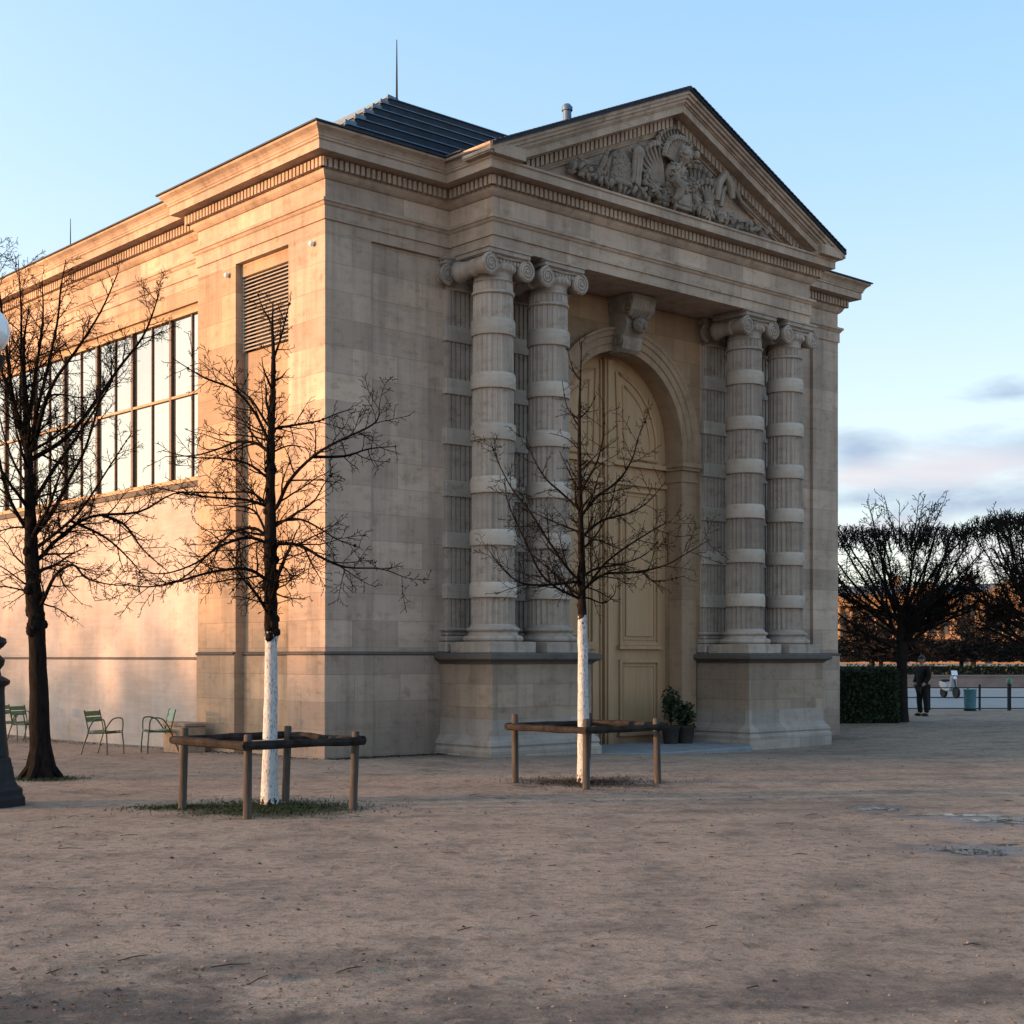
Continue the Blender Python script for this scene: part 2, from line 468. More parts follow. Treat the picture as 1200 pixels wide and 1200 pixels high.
# dentils
for i in range(len(PATH)-1):
    a = Vector(PATH[i]); b = Vector(PATH[i+1]); d = (b-a); L = d.length; d.normalize(); n = Vector((d.y,-d.x)); mb = MB()
    ext0 = .2 if i > 0 else 0
    o0, o1 = .0985, .195
    CONCAVE = (1, 4, 7)
    s0 = .21 if i in CONCAVE else (0 if i == 0 else -.19)
    s1 = L-.21 if i+1 in CONCAVE else L+.19
    if s1-s0 < .1: continue
    cnt = max(1, int((s1-s0)/.115))
    st = (s1-s0)/cnt
    for k in range(cnt):
        t0 = s0+st*k+.018; t1 = t0+.072
        q = [a+d*t0+n*o0, a+d*t1+n*o0, a+d*t1+n*o1, a+d*t0+n*o1]
        vs = [(p.x,p.y,10.215) for p in q]+[(p.x,p.y,10.375) for p in q]
        mb.add(vs, [(0,3,2,1),(4,5,6,7),(0,1,5,4),(1,2,6,5),(2,3,7,6),(3,0,4,7)])
    mb.build('dentil_course', M['trim'], B, norm=True)

# --- walls
RV = .08
mb = MB()
mb.prism([(0,0),(1.0,0),(1.0,.5),(.45,.5),(.45,1.15),(0,1.15)], 'z', 1.81, 9.168)       # corner pier
mb.prism([(14.0,0),(15,0),(15,1.2),(14.0,1.2)], 'z', 1.81, 9.168)
mb.prism([(-.03,-.03),(1.0,-.03),(1.0,.5),(.45,.5),(.45,1.15),(-.03,1.15)], 'z', -.6, 1.808)
mb.prism([(14.0,-.03),(15.03,-.03),(15.03,1.2),(14.0,1.2)], 'z', -.6, 1.808)
mb.box(1.001, 5.0, RV, .6, 1.81, 9.168); mb.box(10.0, 13.999, RV, .6, 1.81, 9.168)
mb.box(1.001, 5.0, RV-.03, .6, -.6, 1.808); mb.box(10.0, 13.999, RV-.03, .6, -.6, 1.808)
mb.box(14.5, 15.0, 1.2, 45, -.6, 9.168)
mb.build('front_wall', M['wall'], B)
mb = MB()
AR, AZ = 1.85, 6.28
mb.box(5.002, CU-AR, RV, 1.2, -.6, AZ); mb.box(CU+AR, 9.998, RV, 1.2, -.6, AZ)
N = 32; vs = []; fs = []
top = 9.168
for k in range(N+1):
    th = PI*k/N
    ax, az = CU+AR*math.cos(th), AZ+AR*math.sin(th)
    for yy in (RV, 1.2):
        vs.append((ax, yy, az))
    # outer point along the same ray clipped to the rectangle 5..10 x AZ..top
    dx, dz = math.cos(th), math.sin(th)
    tt = min(2.499/max(abs(dx),1e-6), (top-AZ)/max(dz,1e-6))
    vs.append((CU+dx*tt, RV, AZ+dz*tt))
for k in range(N):
    a_, b_ = 3*k, 3*k+3
    fs.append((a_, b_, b_+2, a_+2)); fs.append((a_, a_+1, b_+1, b_))
mb.add(vs, fs)
for su in (1,-1):   # the two corners the fan leaves
    th = math.atan2(top-AZ, 2.499)
    kk = int(th/(PI/N)); 
    p0 = [q for q in (vs[3*kk+2], vs[3*(kk+1)+2])]
    if su == 1: mb.add([p0[0], (CU+2.499, RV, top), p0[1]], [(0,1,2)])
    else: mb.add([(2*CU-p0[0][0], RV, p0[0][2]), (CU-2.499, RV, top), (2*CU-p0[1][0], RV, p0[1][2])], [(0,2,1)])
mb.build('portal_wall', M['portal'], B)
mb = MB(); mb.prism([(1.001,RV),(1.06,RV),(1.06,RV+.1),(1.001,RV+.1)],'z',9.0,9.16)
# dado ledge
mb = MB()
ledge = [(-.1,1.775),(.02,1.775),(.06,1.80),(.06,1.825),(.0,1.85),(-.1,1.85)]
mb.sweep([(0,2.93),(0,2.96)][:0] or [(0,1.14),(0,0),(1.0,0)], ledge)
mb.sweep([(1.002,RV),(2.60,RV)], ledge); mb.sweep([(12.44,RV),(13.998,RV)], ledge)
mb.sweep([(14.0,0),(15,0),(15,10)], ledge); mb.sweep([(0,PAV),(0,2.96)], ledge); mb.sweep([(.19,2.94),(.19,1.16)], ledge)
mb.sweep([(REC,HEND),(REC,PAV+.002)], [(-.1,1.69),(.02,1.69),(.045,1.71),(.045,1.73),(.0,1.75),(-.1,1.75)])
mb.build('dado_ledge', M['cap'], B, norm=True)
# side of the pavilion
mb = MB()
mb.box(0,.5,2.95,PAV,1.81,9.168); mb.box(-.03,.5,2.95,PAV,-.6,1.808)
mb.box(.20,.5,1.151,2.949,1.81,7.50); mb.box(.17,.5,1.151,2.949,-.6,1.808)
mb.box(.12,.5,1.151,2.949,8.93,9.167)
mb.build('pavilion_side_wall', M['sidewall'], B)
mb = MB()
for k in range(3): pass
vent = MB(); vent.box(.32,.5,1.151,2.949,7.501,8.929); vent_o = vent.build('vent_recess', M['darkvoid'], B)
for k in range(20):
    s_ = MB(); z = 7.54+k*.0705
    s_.prism([(.135,z-.012),(.15,z-.012),(.20,z+.034),(.185,z+.034)], 'y', 1.16, 2.94)
    o = MB.build(s_, 'louvre_slat', M['louvre'], vent_o, norm=True)
for vv_ in (1.158, 2.912):
    s_ = MB(); s_.box(.15,.26,vv_,vv_+.03,7.50,8.928); s_.build('louvre_side_frame', M['louvre'], vent_o)
# hall side wall
GU = .40
WZ0, WZ1, WV0, WV1 = 5.30, 8.86, 4.70, 24.0
mb = MB()
mb.box(REC,.9,PAV+.001,HEND,1.73,WZ0-.14); mb.box(REC-.025,.9,PAV+.001,HEND,-.6,1.728)
mb.box(REC,.9,WV1,HEND,WZ0-.14,9.168)
mb.box(REC,.9,PAV+.001,WV0,WZ0-.14,9.168)
mb.build('hall_side_wall', M['render'], B)
mb = MB()
mb.box(REC+.005,.9,WV0,WV1,WZ1,9.168)
mb.box(REC+.08,GU-.01,WV0,WV1,WZ1-.10,WZ1-.001)
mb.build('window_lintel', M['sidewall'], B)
mb = MB(); mb.prism([(REC+.5,WZ0-.14),(REC-.06,WZ0-.14),(REC-.06,WZ0-.04),(REC+.5,WZ0+.02)],'y',PAV+.02,WV1+.1)
mb.build('window_sill', M['cap'], B, norm=True)
win = MB(); 
pit = .835
nb = int((WV1-WV0)/pit)
mb = MB(); mb.box(GU,GU+.05,WV0,WV1,WZ0+.02,WZ1-.1); win_o = mb.build('hall_window', M['glass'], B)
k = 0; v_ = 5.25
while v_ < WV1-.1:
    thick = (k % 2 == 1)
    s_ = MB()
    if thick: s_.box(GU-.055,GU-.002,v_-.042,v_+.042,WZ0+.01,WZ1-.10)
    else: s_.box(GU-.03,GU-.002,v_-.02,v_+.02,WZ0+.01,WZ1-.10)
    s_.build('mullion', M['shadebar'], win_o); k += 1; v_ += pit
s_ = MB(); s_.box(GU-.05,GU-.003,WV0,WV1,7.06,7.11); s_.build('transom', M['frame'], win_o)
s_ = MB(); s_.box(GU-.075,GU-.003,WV0,WV1,WZ1-.17,WZ1-.10); s_.build('head_rail', M['frame'], win_o)
s_ = MB(); s_.box(GU-.075,GU-.003,WV0,WV1,WZ0+.0,WZ0+.08); s_.build('bottom_rail', M['frame'], win_o)
s_ = MB(); s_.box(.55,.9,PAV-.2,HEND,8.9,10.6); s_.box(14.2,14.6,.6,HEND-.1,9.0,10.6); s_.box(.6,14.5,.62,.9,9.2,10.5)
s_.box(REC+.02,W-.02,HEND,HEND+.4,-.6,10.5); s_.box(.91,14.45,1.25,1.35,-.6,9.1)
s_.build('inner_wall', M['wall'], B)

# --- arch trim, door
def arc_sweep(mb, prof, r, c=(CU,AZ), n=40, drop=0):
    """prof: (radial offset, v); swept round the half circle and down by drop"""
    pts = []
    if drop: pts.append((1,0,-drop))
    for k in range(n+1): pts.append((math.cos(PI*k/n), math.sin(PI*k/n), 0))
    if drop: pts.append((-1,0,-drop))
    m = len(prof); vs = []
    for (dx,dz,dd) in pts:
        for (o,y) in prof: vs.append((c[0]+(r+o)*dx, y, c[1]+(r+o)*dz+dd))
    fs = []
    for i in range(len(pts)-1):
        for k in range(m):
            k2 = (k+1) % m
            fs.append((i*m+k, i*m+k2, (i+1)*m+k2, (i+1)*m+k))
    fs.append(tuple(range(m))); fs.append(tuple((len(pts)-1)*m+k for k in range(m)))
    mb.add(vs, fs)
mb = MB()
arc_sweep(mb, [(-.012,RV+.15),(-.012,RV-.07),(.13,RV-.07),(.14,RV-.10),(.28,RV-.10),(.29,RV-.13),(.38,RV-.14),(.41,RV-.17),(.46,RV-.17),(.46,RV+.05)], AR, drop=.30)
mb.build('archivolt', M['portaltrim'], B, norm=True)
for sd in (-1,1):
    mb = MB(); e0 = CU+sd*(AR-.015); e1 = CU+sd*(AR+.46)
    a_, b_ = min(e0,e1), max(e0,e1)
    mb.box(a_, b_, RV-.06, RV+.3, -.55, 5.55)
    mb.box(a_-.02, b_+.02, RV-.09, RV+.4, 5.551, 5.62)
    mb.box(a_-.0, b_+.0, RV-.07, RV+.4, 5.621, 5.80)
    mb.box(a_-.04, b_+.05, RV-.12, RV+.45, 5.801, 5.87); mb.box(a_-.07, b_+.08, RV-.16, RV+.48, 5.871, 5.975)
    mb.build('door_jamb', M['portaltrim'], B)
# keystone console
mb = MB()
prof = [(RV+.05,9.165),(-.62,9.165),(-.64,9.05),(-.60,8.86),(-.50,8.74),(-.40,8.70),(-.42,8.60),(-.36,8.45),(-.28,8.36),(-.30,8.24),(-.26,8.10),(-.18,8.04),(RV+.05,8.04)]
vs = []
for (y,z) in prof:
    hw = .26+.09*(z-8.04)/1.1
    vs += [(7.45-hw,y,z),(7.45+hw,y,z)]
n_ = len(prof)
fs = [(2*i,2*i+1,2*((i+1)%n_)+1,2*((i+1)%n_)) for i in range(n_)]
fs += [tuple(2*i for i in range(n_)), tuple(2*i+1 for i in range(n_-1,-1,-1))]
mb.add(vs, fs)
key = mb.build('keystone', M['relief'], B, norm=True)
mb = MB()
for hw,z,y,r in ((.34,8.90,-.46,.17),(.29,8.28,-.16,.13)):
    for sd in (-1,1):
        pts = []
        for k in range(30):
            a_ = k/30*4*PI; rr = r*(1-k/34)
            pts.append((7.45+sd*hw, y+rr*math.cos(a_), z+rr*math.sin(a_)))
        mb.tube(pts, .025, 5); mb.build('carved_scroll', M['relief'], key); mb = MB()
for k in range(5):
    mb.tube([(7.25+k*.1,-.60,9.0),(7.25+k*.1,-.56,8.82),(7.27+k*.09,-.45,8.7)], .035, 6)
mb.ell((7.45,-.50,8.56),(.20,.14,.17)); mb.ell((7.37,-.60,8.60),(.04,.05,.04)); mb.ell((7.53,-.60,8.60),(.04,.05,.04)); mb.ell((7.45,-.64,8.52),(.04,.06,.06))
mb.build('carved_mask', M['relief'], key)
# door
DV = .52
mb = MB()
poly = [(CU-AR-.05,-.35),(CU+AR+.05,-.35)]+[(CU+(AR+.05)*math.cos(PI*k/32), AZ+(AR+.05)*math.sin(PI*k/32)) for k in range(33)]
mb.prism(poly, 'y', DV, DV+.12)
door = mb.build('door', M['door'], B, norm=True)
def frame(mb, u0,u1,z0,z1,w=.06,p=.05):
    for (a_,b_,c_,d_) in ((u0,u1,z0,z0+w),(u0,u1,z1-w,z1),(u0,u0+w,z0+w,z1-w),(u1-w,u1,z0+w,z1-w)):
        mb.box(a_,b_,DV-p,DV+.001,c_,d_)
for sd in (-1,1):
    def uu(a_, b_):
        x0, x1 = CU+sd*a_, CU+sd*b_
        return min(x0,x1), max(x0,x1)
    for (z0,z1,nm) in ((.15,1.70,'lower_door_panel'),(2.0,5.35,'tall_door_panel')):
        mb = MB(); u0,u1 = uu(.38,1.62)
        frame(mb,u0,u1,z0,z1,.07,.055); frame(mb,u0+.12,u1-.12,z0+.12,z1-.12,.03,.02)
        if z1 > 3: mb.box(u0+.2,u1-.2,DV-.035,DV+.001,z0+.2,z1-.2)
        mb.box(u0-.05,u1+.05,DV-.09,DV+.001,z0-.08,z0-.005)
        mb.build(nm, M['door'], door)
    mb = MB()
    pts = []
    n_ = 14; r1 = 1.55
    a0 = math.asin(.30/r1)
    arcp = [(CU+sd*r1*math.cos(a), AZ+r1*math.sin(a)) for a in [ (PI/2-a0)*k/n_ for k in range(n_+1)]]
    outline = [(CU+sd*r1, 6.0)]+arcp+[(CU+sd*.38, 6.0)]
    outline.append(outline[0])
    for wi, rr, yy in ((0,.045,DV-.01),(1,.02,DV-.005)):
        if wi == 0: mb.tube([(p[0],yy,p[1]) for p in outline], rr, 6)
    r2 = 1.36
    a1 = math.asin(.5/r2)
    arcp = [(CU+sd*r2*math.cos(a), AZ+r2*math.sin(a)) for a in [ (PI/2-a1)*k/n_ for k in range(n_+1)]]
    o2 = [(CU+sd*r2, 6.18)]+arcp+[(CU+sd*.55, 6.18)]; o2.append(o2[0])
    mb.tube([(p[0],DV-.006,p[1]) for p in o2], .03, 6)
    mb.build('arched_door_panel', M['door'], door)
mb = MB(); mb.box(CU-.13,CU+.13,DV-.10,DV+.002,-.3,8.02); mb.box(CU-.07,CU+.07,DV-.14,DV-.098,-.3,8.0); mb.box(CU-.20,CU-.16,DV-.04,DV+.001,-.3,8.0); mb.box(CU+.16,CU+.20,DV-.04,DV+.001,-.3,8.0)
mb.build('door_astragal', M['door'], door)
mb = MB(); mb.box(CU-AR,CU-.135,DV-.07,DV+.001,5.42,5.50); mb.box(CU+.135,CU+AR,DV-.07,DV+.001,5.42,5.50)
mb.box(CU-AR,CU-.135,DV-.11,DV+.001,5.82,5.92); mb.box(CU+.135,CU+AR,DV-.11,DV+.001,5.82,5.92)
mb.build('door_rail', M['door'], door)

# --- columns
ZP = 1.83
def capital(mb):
    # local, z=0 at underside (8.60)
    mb.lathe([(.37,0),(.40,.03),(.385,.06),(.375,.08)], 36)
    for k in range(24):
        a_ = 2*PI*k/24
        mb.ell((.43*math.cos(a_),.43*math.sin(a_),.255),(.05,.05,.07),6,5)
    mb.lathe([(.38,.08),(.385,.16),(.43,.2),(.46,.29),(.44,.33)], 36)
    mb.box(-.46,.46,-.40,.40,.30,.44)
    mb.box(-.54,.54,-.50,.50,.455,.53); mb.box(-.51,.51,-.47,.47,.44,.456); mb.box(-.57,.57,-.53,.53,.531,.568)
    for sd in (-1,1):
        x = sd*.47; z = .245
        mb.lathe([(.02,-.47),(.195,-.47),(.20,-.42),(.175,-.36),(.15,-.22),(.13,-.06),(.155,-.04),(.155,.04),(.13,.06),(.15,.22),(.175,.36),(.20,.42),(.195,.47),(.02,.47)], 20, (x,0,z), axis='y')
        for fy in (-1,1):
            pts = []; rad = []
            for k in range(44):
                a_ = PI/2+sd*(-1)*0 + (-sd)*(k/43)*5*PI
                rr = .185*(1-k/43*.84)
                pts.append((x+rr*math.cos(a_+PI*0), fy*.475, z+rr*math.sin(a_))); rad.append(.028*(1-.5*k/43))
            mb.tube(pts, rad, 6)
            mb.ell((x,fy*.48,z),(.035,.03,.035),8,5)
    for fy in (-1,1):
        mb.tube([(-.47,fy*.43,.43),(0,fy*.43,.405),(.47,fy*.43,.43)], .028, 6)
        for k in range(7): mb.ell((-.27+k*.09,fy*.41,.335),(.036,.05,.05),7,5)
def colbase(mb):
    mb.box(-.56,.56,-.56,.56,0,.20)
    mb.lathe([(.52,.201),(.555,.23),(.56,.27),(.53,.31),(.48,.32),(.455,.35),(.46,.385),(.49,.40),(.50,.43),(.48,.46),(.44,.47),(.43,.50),(.40,.53)], 48)
NF = 24; PF = 6
def flute(k):
    q = (k % PF)/PF
    return 1-.12*(math.sin(PI*q)**.6 if q > 0 else 0)
def rad_at(z): return .405-.035*max(0,(z-3))/5.6
BANDS = [(2.84,3.12),(3.79,4.08),(4.75,5.05),(5.72,6.02),(6.66,6.95),(7.64,7.94)]
def make_column(u, v):
    mb = MB(); zz = [(2.36,2.84)]+[(BANDS[i][1],BANDS[i+1][0]) for i in range(5)]+[(7.94,8.60)]
    segs = []
    for a_, b_ in zz:
        mb.lathe([(rad_at(z), z-ZP) for z in (a_,(a_+b_)/2,b_)], NF*PF, mod=flute, cap=False)
    mb.lathe([(rad_at(8)-.02,2.3-ZP),(rad_at(8)-.02,8.6-ZP)], 32, cap=False)
    mb.lathe([(.37,8.38-ZP),(.40,8.40-ZP),(.40,8.43-ZP),(.37,8.45-ZP)], 40, cap=False)
    col = mb.build('column', M['column'], B, (u,v,ZP))
    m2 = MB(); colbase(m2); m2.build('column_base', M['column'], col, bevel=.008)
    for i,(a_,b_) in enumerate(BANDS):
        m3 = MB(); r = rad_at(a_)+.035
        m3.lathe([(r-.06,0),(r-.012,0),(r,.02),(r,b_-a_-.05),(r-.01,b_-a_-.045),(r-.012,b_-a_-.012),(r-.03,b_-a_),(r-.06,b_-a_)], 48, cap=False)
        m3.build('column_band', M['band'], col, (0,0,a_-ZP))
    m4 = MB(); capital(m4); cp = m4.build('capital', M['column'], col, (0,0,8.60-ZP)); cp.scale = (.94,.94,1)
    return col
VC = -.80
c1 = make_column(3.18, VC)
for u_ in (4.58, 10.46, 11.87):
    c = copy_tree(c1, B); c.location = (u_, VC, ZP)
# pilasters behind
def make_pil(u):
    mb = MB(); hw = .40; y0 = -.09
    for k in range(7):
        w = 2*hw/7
        x = -hw+k*w
        mb.box(x+.018, x+w-.018, y0, .02, 2.3-ZP, 8.6-ZP)
    mb.box(-hw,hw,y0+.03,.1,2.3-ZP,8.6-ZP)
    o = mb.build('pilaster', M['column'], B, (u,RV,ZP))
    for a_,b_ in BANDS:
        m3 = MB(); m3.box(-hw-.035,hw+.035,y0-.035,.05,a_-ZP,b_-ZP); m3.build('pilaster_band', M['band'], o, bevel=.01)
    m5 = MB(); m5.box(-.55,.55,-.26,.05,0,.2); m5.box(-.52,.52,-.22,.05,.201,.31); m5.box(-.46,.46,-.16,.05,.311,.39); m5.box(-.49,.49,-.18,.05,.391,.47)
    m5.build('pilaster_base', M['column'], o, bevel=.03)
    m4 = MB(); capital(m4); c = m4.build('pilaster_capital', M['column'], o, (0,-.01,8.60-ZP)); c.scale = (.94,.40,1)
    return o
p1 = make_pil(3.12)
for u_ in (4.60, 10.44, 11.90):
    c = copy_tree(p1, B); c.location = (u_, RV, ZP)
# pedestals
def pedestal(u0, u1):
    v1 = RV-.032; v0 = -1.40
    mb = MB(); mb.box(u0,u1,v0,v1,.30,1.62)
    o = mb.build('pedestal', M['pedestal'], B)
    path = [(u0,v1),(u0,v0),(u1,v0),(u1,v1)]
    m2 = MB(); m2.sweep(path, [(-.2,-.55),(.14,-.55),(.14,.06),(.12,.08),(.10,.12),(.12,.16),(.10,.22),(.05,.27),(.02,.33),(.012,.42),(.008,.62),(-.2,.62)])
    m2.build('pedestal_plinth', M['newstone'], o, norm=True)
    m3 = MB(); m3.sweep(path, [(-.2,1.622),(.02,1.622),(.05,1.66),(.13,1.70),(.15,1.72),(.15,1.80),(.05,1.828),(-.2,1.828)])
    m3.box(u0+.15,u1-.15,v0+.15,v1,1.63,1.827)
    m3.build('pedestal_cap', M['cap'], o, norm=True)
pedestal(2.62, 5.14); pedestal(9.86, 12.46)

# --- pediment
SL = .443; ZA = 13.03
def zt(u): return ZA-SL*abs(u-CU)
def clipz(poly, zmin):
    out = []
    for i in range(len(poly)):
        a_, b_ = poly[i], poly[(i+1) % len(poly)]
        if a_[1] >= zmin: out.append(a_)
        if (a_[1] >= zmin) != (b_[1] >= zmin):
            f = (zmin-a_[1])/(b_[1]-a_[1]); out.append((a_[0]+f*(b_[0]-a_[0]), zmin))
    return out
UE = PU0-.56
def rake(mb, d0_, d1_, y0, y1, ue, zmin=10.615):
    for sd in (-1,1):
        x = CU+sd*(CU-ue)
        poly = [(CU, ZA+d0_),(x, ZA-SL*(CU-ue)+d0_),(x, ZA-SL*(CU-ue)+d1_),(CU, ZA+d1_)]
        poly = clipz(poly, zmin)
        if len(poly) > 2: mb.prism(poly, 'y', y0, y1)
mb = MB()
e = -PV
rake(mb, 0, -.06, e-.56, e+.2, UE); rake(mb, -.061, -.13, e-.52, e+.2, UE+.02); rake(mb, -.131, -.20, e-.47, e+.2, UE+.05)
rake(mb, -.201, -.235, e-.43, e+.2, UE+.09); rake(mb, -.236, -.39, e-.40, e+.2, UE+.12)
rake(mb, -.391, -.42, e-.16, e+.2, UE+.3); rake(mb, -.421, -.61, e-.09, e+.2, UE+.3)
rake(mb, -.611, -.655, e-.07, e+.2, UE+.3); rake(mb, -.656, -.70, e-.035, e+.2, UE+.3)
mb.build('raking_cornice', M['trim'], B, norm=True)
mb = MB()
cnt = 41
for sd in (-1,1):
    for k in range(cnt):
        q = .08+k*.118
        x0, x1 = CU+sd*q, CU+sd*(q+.074)
        z0, z1 = ZA-SL*q, ZA-SL*(q+.074)
        if z1-.60 < 10.62: continue
        mb.prism([(x0,z0-.43),(x1,z1-.43),(x1,z1-.60),(x0,z0-.60)], 'y', e-.185, e-.088)
mb.build('raking_dentil_course', M['trim'], B, norm=True)
mb = MB(); mb.prism([(PU0-.1,10.614),(PU1+.1,10.614),(CU,12.6)], 'y', e+.03, e+.25)
tymp = mb.build('tympanum', M['wall'], B, norm=True)
# gable roof behind
mb = MB()
for sd in (-1,1):
    x = CU+sd*(CU-UE-.02)
    zz_ = ZA-SL*abs(x-CU)
    mb.prism([(CU,ZA+.002),(x,zz_+.002),(x,zz_+.075),(CU,ZA+.085)], 'y', e-.60, 5.0)
    for k in range(46):   # slate courses showing as a ragged verge
        q = .06+k*.112
        if q > CU-UE-.14: break
        mb.prism([(CU+sd*q,ZA-SL*q+.06),(CU+sd*(q+.095),ZA-SL*(q+.095)+.055),(CU+sd*(q+.095),ZA-SL*(q+.095)+.088),(CU+sd*q,ZA-SL*q+.082)], 'y', e-.63, -.5)
mb.build('gable_roof', M['slate'], B, norm=True)
mb = MB(); mb.prism([(PU0+.3,10.85),(PU1-.3,10.85),(CU,12.95)], 'y', e+.26, .8); mb.build('gable_core', M['wall'], B, norm=True)
# roof vent cap
mb = MB(); uq = 5.66; zq = zt(uq)
mb.lathe([(.085,0),(.085,.36),(.11,.37),(.11,.44),(.06,.50),(.02,.51)], 14, (uq,-.2,zq+.02)); mb.box(uq-.14,uq+.14,-.34,-.06,zq-.1,zq+.07)
mb.build('roof_vent', M['zinc'], B)

# carved relief: trophies of arms and foliage on the tympanum
rng = random.Random(11)
YT = e+.03
def on_t(px, py, y=YT):
    r = Vector(((px-CX)/F, 1.0)); tt = (y+C0.dot(V))/(r.dot(V)); p = r*tt-C0
    return p.dot(U), CAMH+tt*(HY-py)/F
def P3(px, py, d=.06):
    u_, z_ = on_t(px, py); return (u_, YT-d*1.5, z_)
def fan(mb, cx, cy, a0, a1, n, L, r, d=.07, tip=1.0):
    for k in range(n):
        a_ = R(a0+(a1-a0)*k/max(1,n-1)); u_, z_ = on_t(cx, cy)
        p = Vector((u_, YT-d, z_)); q = p+Vector((math.cos(a_)*L, -.05, math.sin(a_)*L))
        mb.tube([p, (p+q)/2, q], [r*.8, r, r*.5*tip], 6); mb.ell(q, (r*1.5,r*1.3,r*1.5), 6, 4)
def leafy(mb, pts, n, s):
    for k in range(n):
        f = rng.random()*(len(pts)-1); i = min(int(f), len(pts)-2); f -= i
        px = pts[i][0]*(1-f)+pts[i+1][0]*f+rng.uniform(-4,4); py = pts[i][1]*(1-f)+pts[i+1][1]*f+rng.uniform(-4,4)
        rot = Matrix.Rotation(rng.uniform(0,PI),3,'Y') @ Matrix.Rotation(rng.uniform(-.5,.5),3,'X')
        mb.ell(P3(px,py,rng.uniform(.04,.16)), (s*rng.uniform(.6,1.5), s*.5, s*rng.uniform(.3,.7)), 7, 5, rot)
rel = MB()
leafy(rel, [(662,196),(690,208),(720,220),(760,232),(800,244),(840,258),(890,272)], 130, .10)
rel_o = rel.build('carved_foliage', M['relief'], tymp)
m = MB()
for (a_,b_,r_) in (((664,200),(690,196),.06),((672,206),(692,190),.05),((684,206),(668,188),.05),((686,210),(700,206),.06),((694,210),(703,180),.07),((700,212),(706,186),.06),((706,212),(699,192),.05)):
    p, q = Vector(P3(*a_,.08)), Vector(P3(*b_,.14)); mid = (p+q)/2+Vector((0,-.05,.07))
    m.tube([p,mid,q],[r_*.6,r_,r_*.4],7)
m.build('carved_palm_leaves', M['relief'], tymp)
m = MB(); u_, z_ = on_t(722,203)
rot = Matrix.Rotation(R(8),3,'Y')
m.ell((u_,YT-.06,z_),(.34,.16,.46),18,12,rot)
for k in range(90):
    a_ = rng.uniform(0,2*PI); q = math.sqrt(rng.random())*.85
    du, dz = .34*q*math.cos(a_), .46*q*math.sin(a_)
    m.ell((u_+du, YT-.06-.155*math.sqrt(max(0,1-q*q)), z_+dz),(.035,.02,.03),6,4)
m.build('carved_shield', M['relief'], tymp)
m = MB()
for off in (-.06,.03,.11):
    p, q = Vector(P3(737,218,.10)), Vector(P3(737,178,.16)); p.x += off; q.x += off
    m.tube([p,q],[.05,.05],8)
u_, z_ = on_t(738,178); m.ell((u_+.03,YT-.18,z_),(.16,.10,.08),8,5); u_, z_ = on_t(738,195); m.ell((u_+.03,YT-.15,z_),(.13,.08,.05),8,5)
m.build('carved_fasces', M['relief'], tymp)
m = MB(); fan(m, 775, 220, 105, 165, 7, .85, .05); fan(m, 768, 225, 140, 172, 3, .45, .05); m.build('carved_spears', M['relief'], tymp)
m = MB()
def lump(px, py, r, d, k=26, s_=.075):
    u_, z_ = on_t(px, py)
    m.ell((u_,YT-d,z_), r, 14, 10, None, .10, rng)
    for q in range(k):      # folds, straps and scales carved on the swelling
        a_ = rng.uniform(0,2*PI); f = math.sqrt(rng.random())*.95
        x, z = r[0]*f*math.cos(a_), r[2]*f*math.sin(a_)
        y = -r[1]*math.sqrt(max(0,1-f*f))
        rot = Matrix.Rotation(rng.uniform(0,PI),3,'Y')
        m.ell((u_+x,YT-d+y,z_+z),(s_*rng.uniform(.5,1.6),s_*.55,s_*rng.uniform(.25,.6)),7,5,rot)
lump(783,207,(.24,.22,.24),.16); lump(791,187,(.18,.20,.22),.24,18,.055)
u_, z_ = on_t(796,187); m.ell((u_,YT-.46,z_-.03),(.07,.08,.09),9,7); m.ell((u_+.02,YT-.46,z_-.16),(.09,.06,.03),8,5)
fan(m, 788, 194, 55, 172, 13, .50, .045, .18)
fan(m, 788, 192, 62, 160, 11, .68, .045, .10)
m.build('carved_plumed_helmet', M['relief'], tymp)
m = MB()
for (px,py,a_,b_,c_) in ((785,222,.28,.22,.18),(775,230,.18,.18,.14),(801,222,.20,.2,.18),(769,238,.14,.15,.11),(806,239,.17,.18,.19),(760,226,.13,.14,.12)):
    lump(px, py, (a_,b_,c_), .14, 20, .065)
p = [Vector(P3(x_,y_,.3)) for x_,y_ in ((770,215),(778,226),(776,236),(770,240))]; m.tube(p,[.10,.13,.09,.05],8)
m.build('carved_cuirass', M['relief'], tymp)
m = MB(); u_, z_ = on_t(790,236); m.box(u_-.26,u_+.26,YT-.26,YT+.01,z_-.22,z_+.16); m.box(u_-.20,u_+.20,YT-.285,YT-.255,z_-.15,z_+.09); m.box(u_-.30,u_+.30,YT-.30,YT+.01,z_+.161,z_+.21)
m.build('carved_chest', M['relief'], tymp, bevel=.02)
m = MB(); fan(m, 812, 240, 35, 110, 7, .75, .05); fan(m, 822,244, 50, 120, 5, .5, .06, .14); m.build('carved_arrows', M['relief'], tymp)
m = MB()
p = [Vector(P3(x_,y_,.16)) for x_,y_ in ((830,238),(832,218),(838,208),(846,222),(848,236))]; m.tube(p,[.05,.09,.11,.10,.06],8)
p = [Vector(P3(x_,y_,.10)) for x_,y_ in ((838,244),(840,226),(846,216),(856,226),(862,238),(874,250))]; m.tube(p,[.05,.07,.08,.06,.04,.03],8)
lump(820,250,(.19,.2,.20),.12,24,.07); lump(836,256,(.17,.16,.14),.1,20,.06); lump(850,258,(.13,.12,.10),.1,14,.05)
m.build('carved_drapery', M['relief'], tymp)

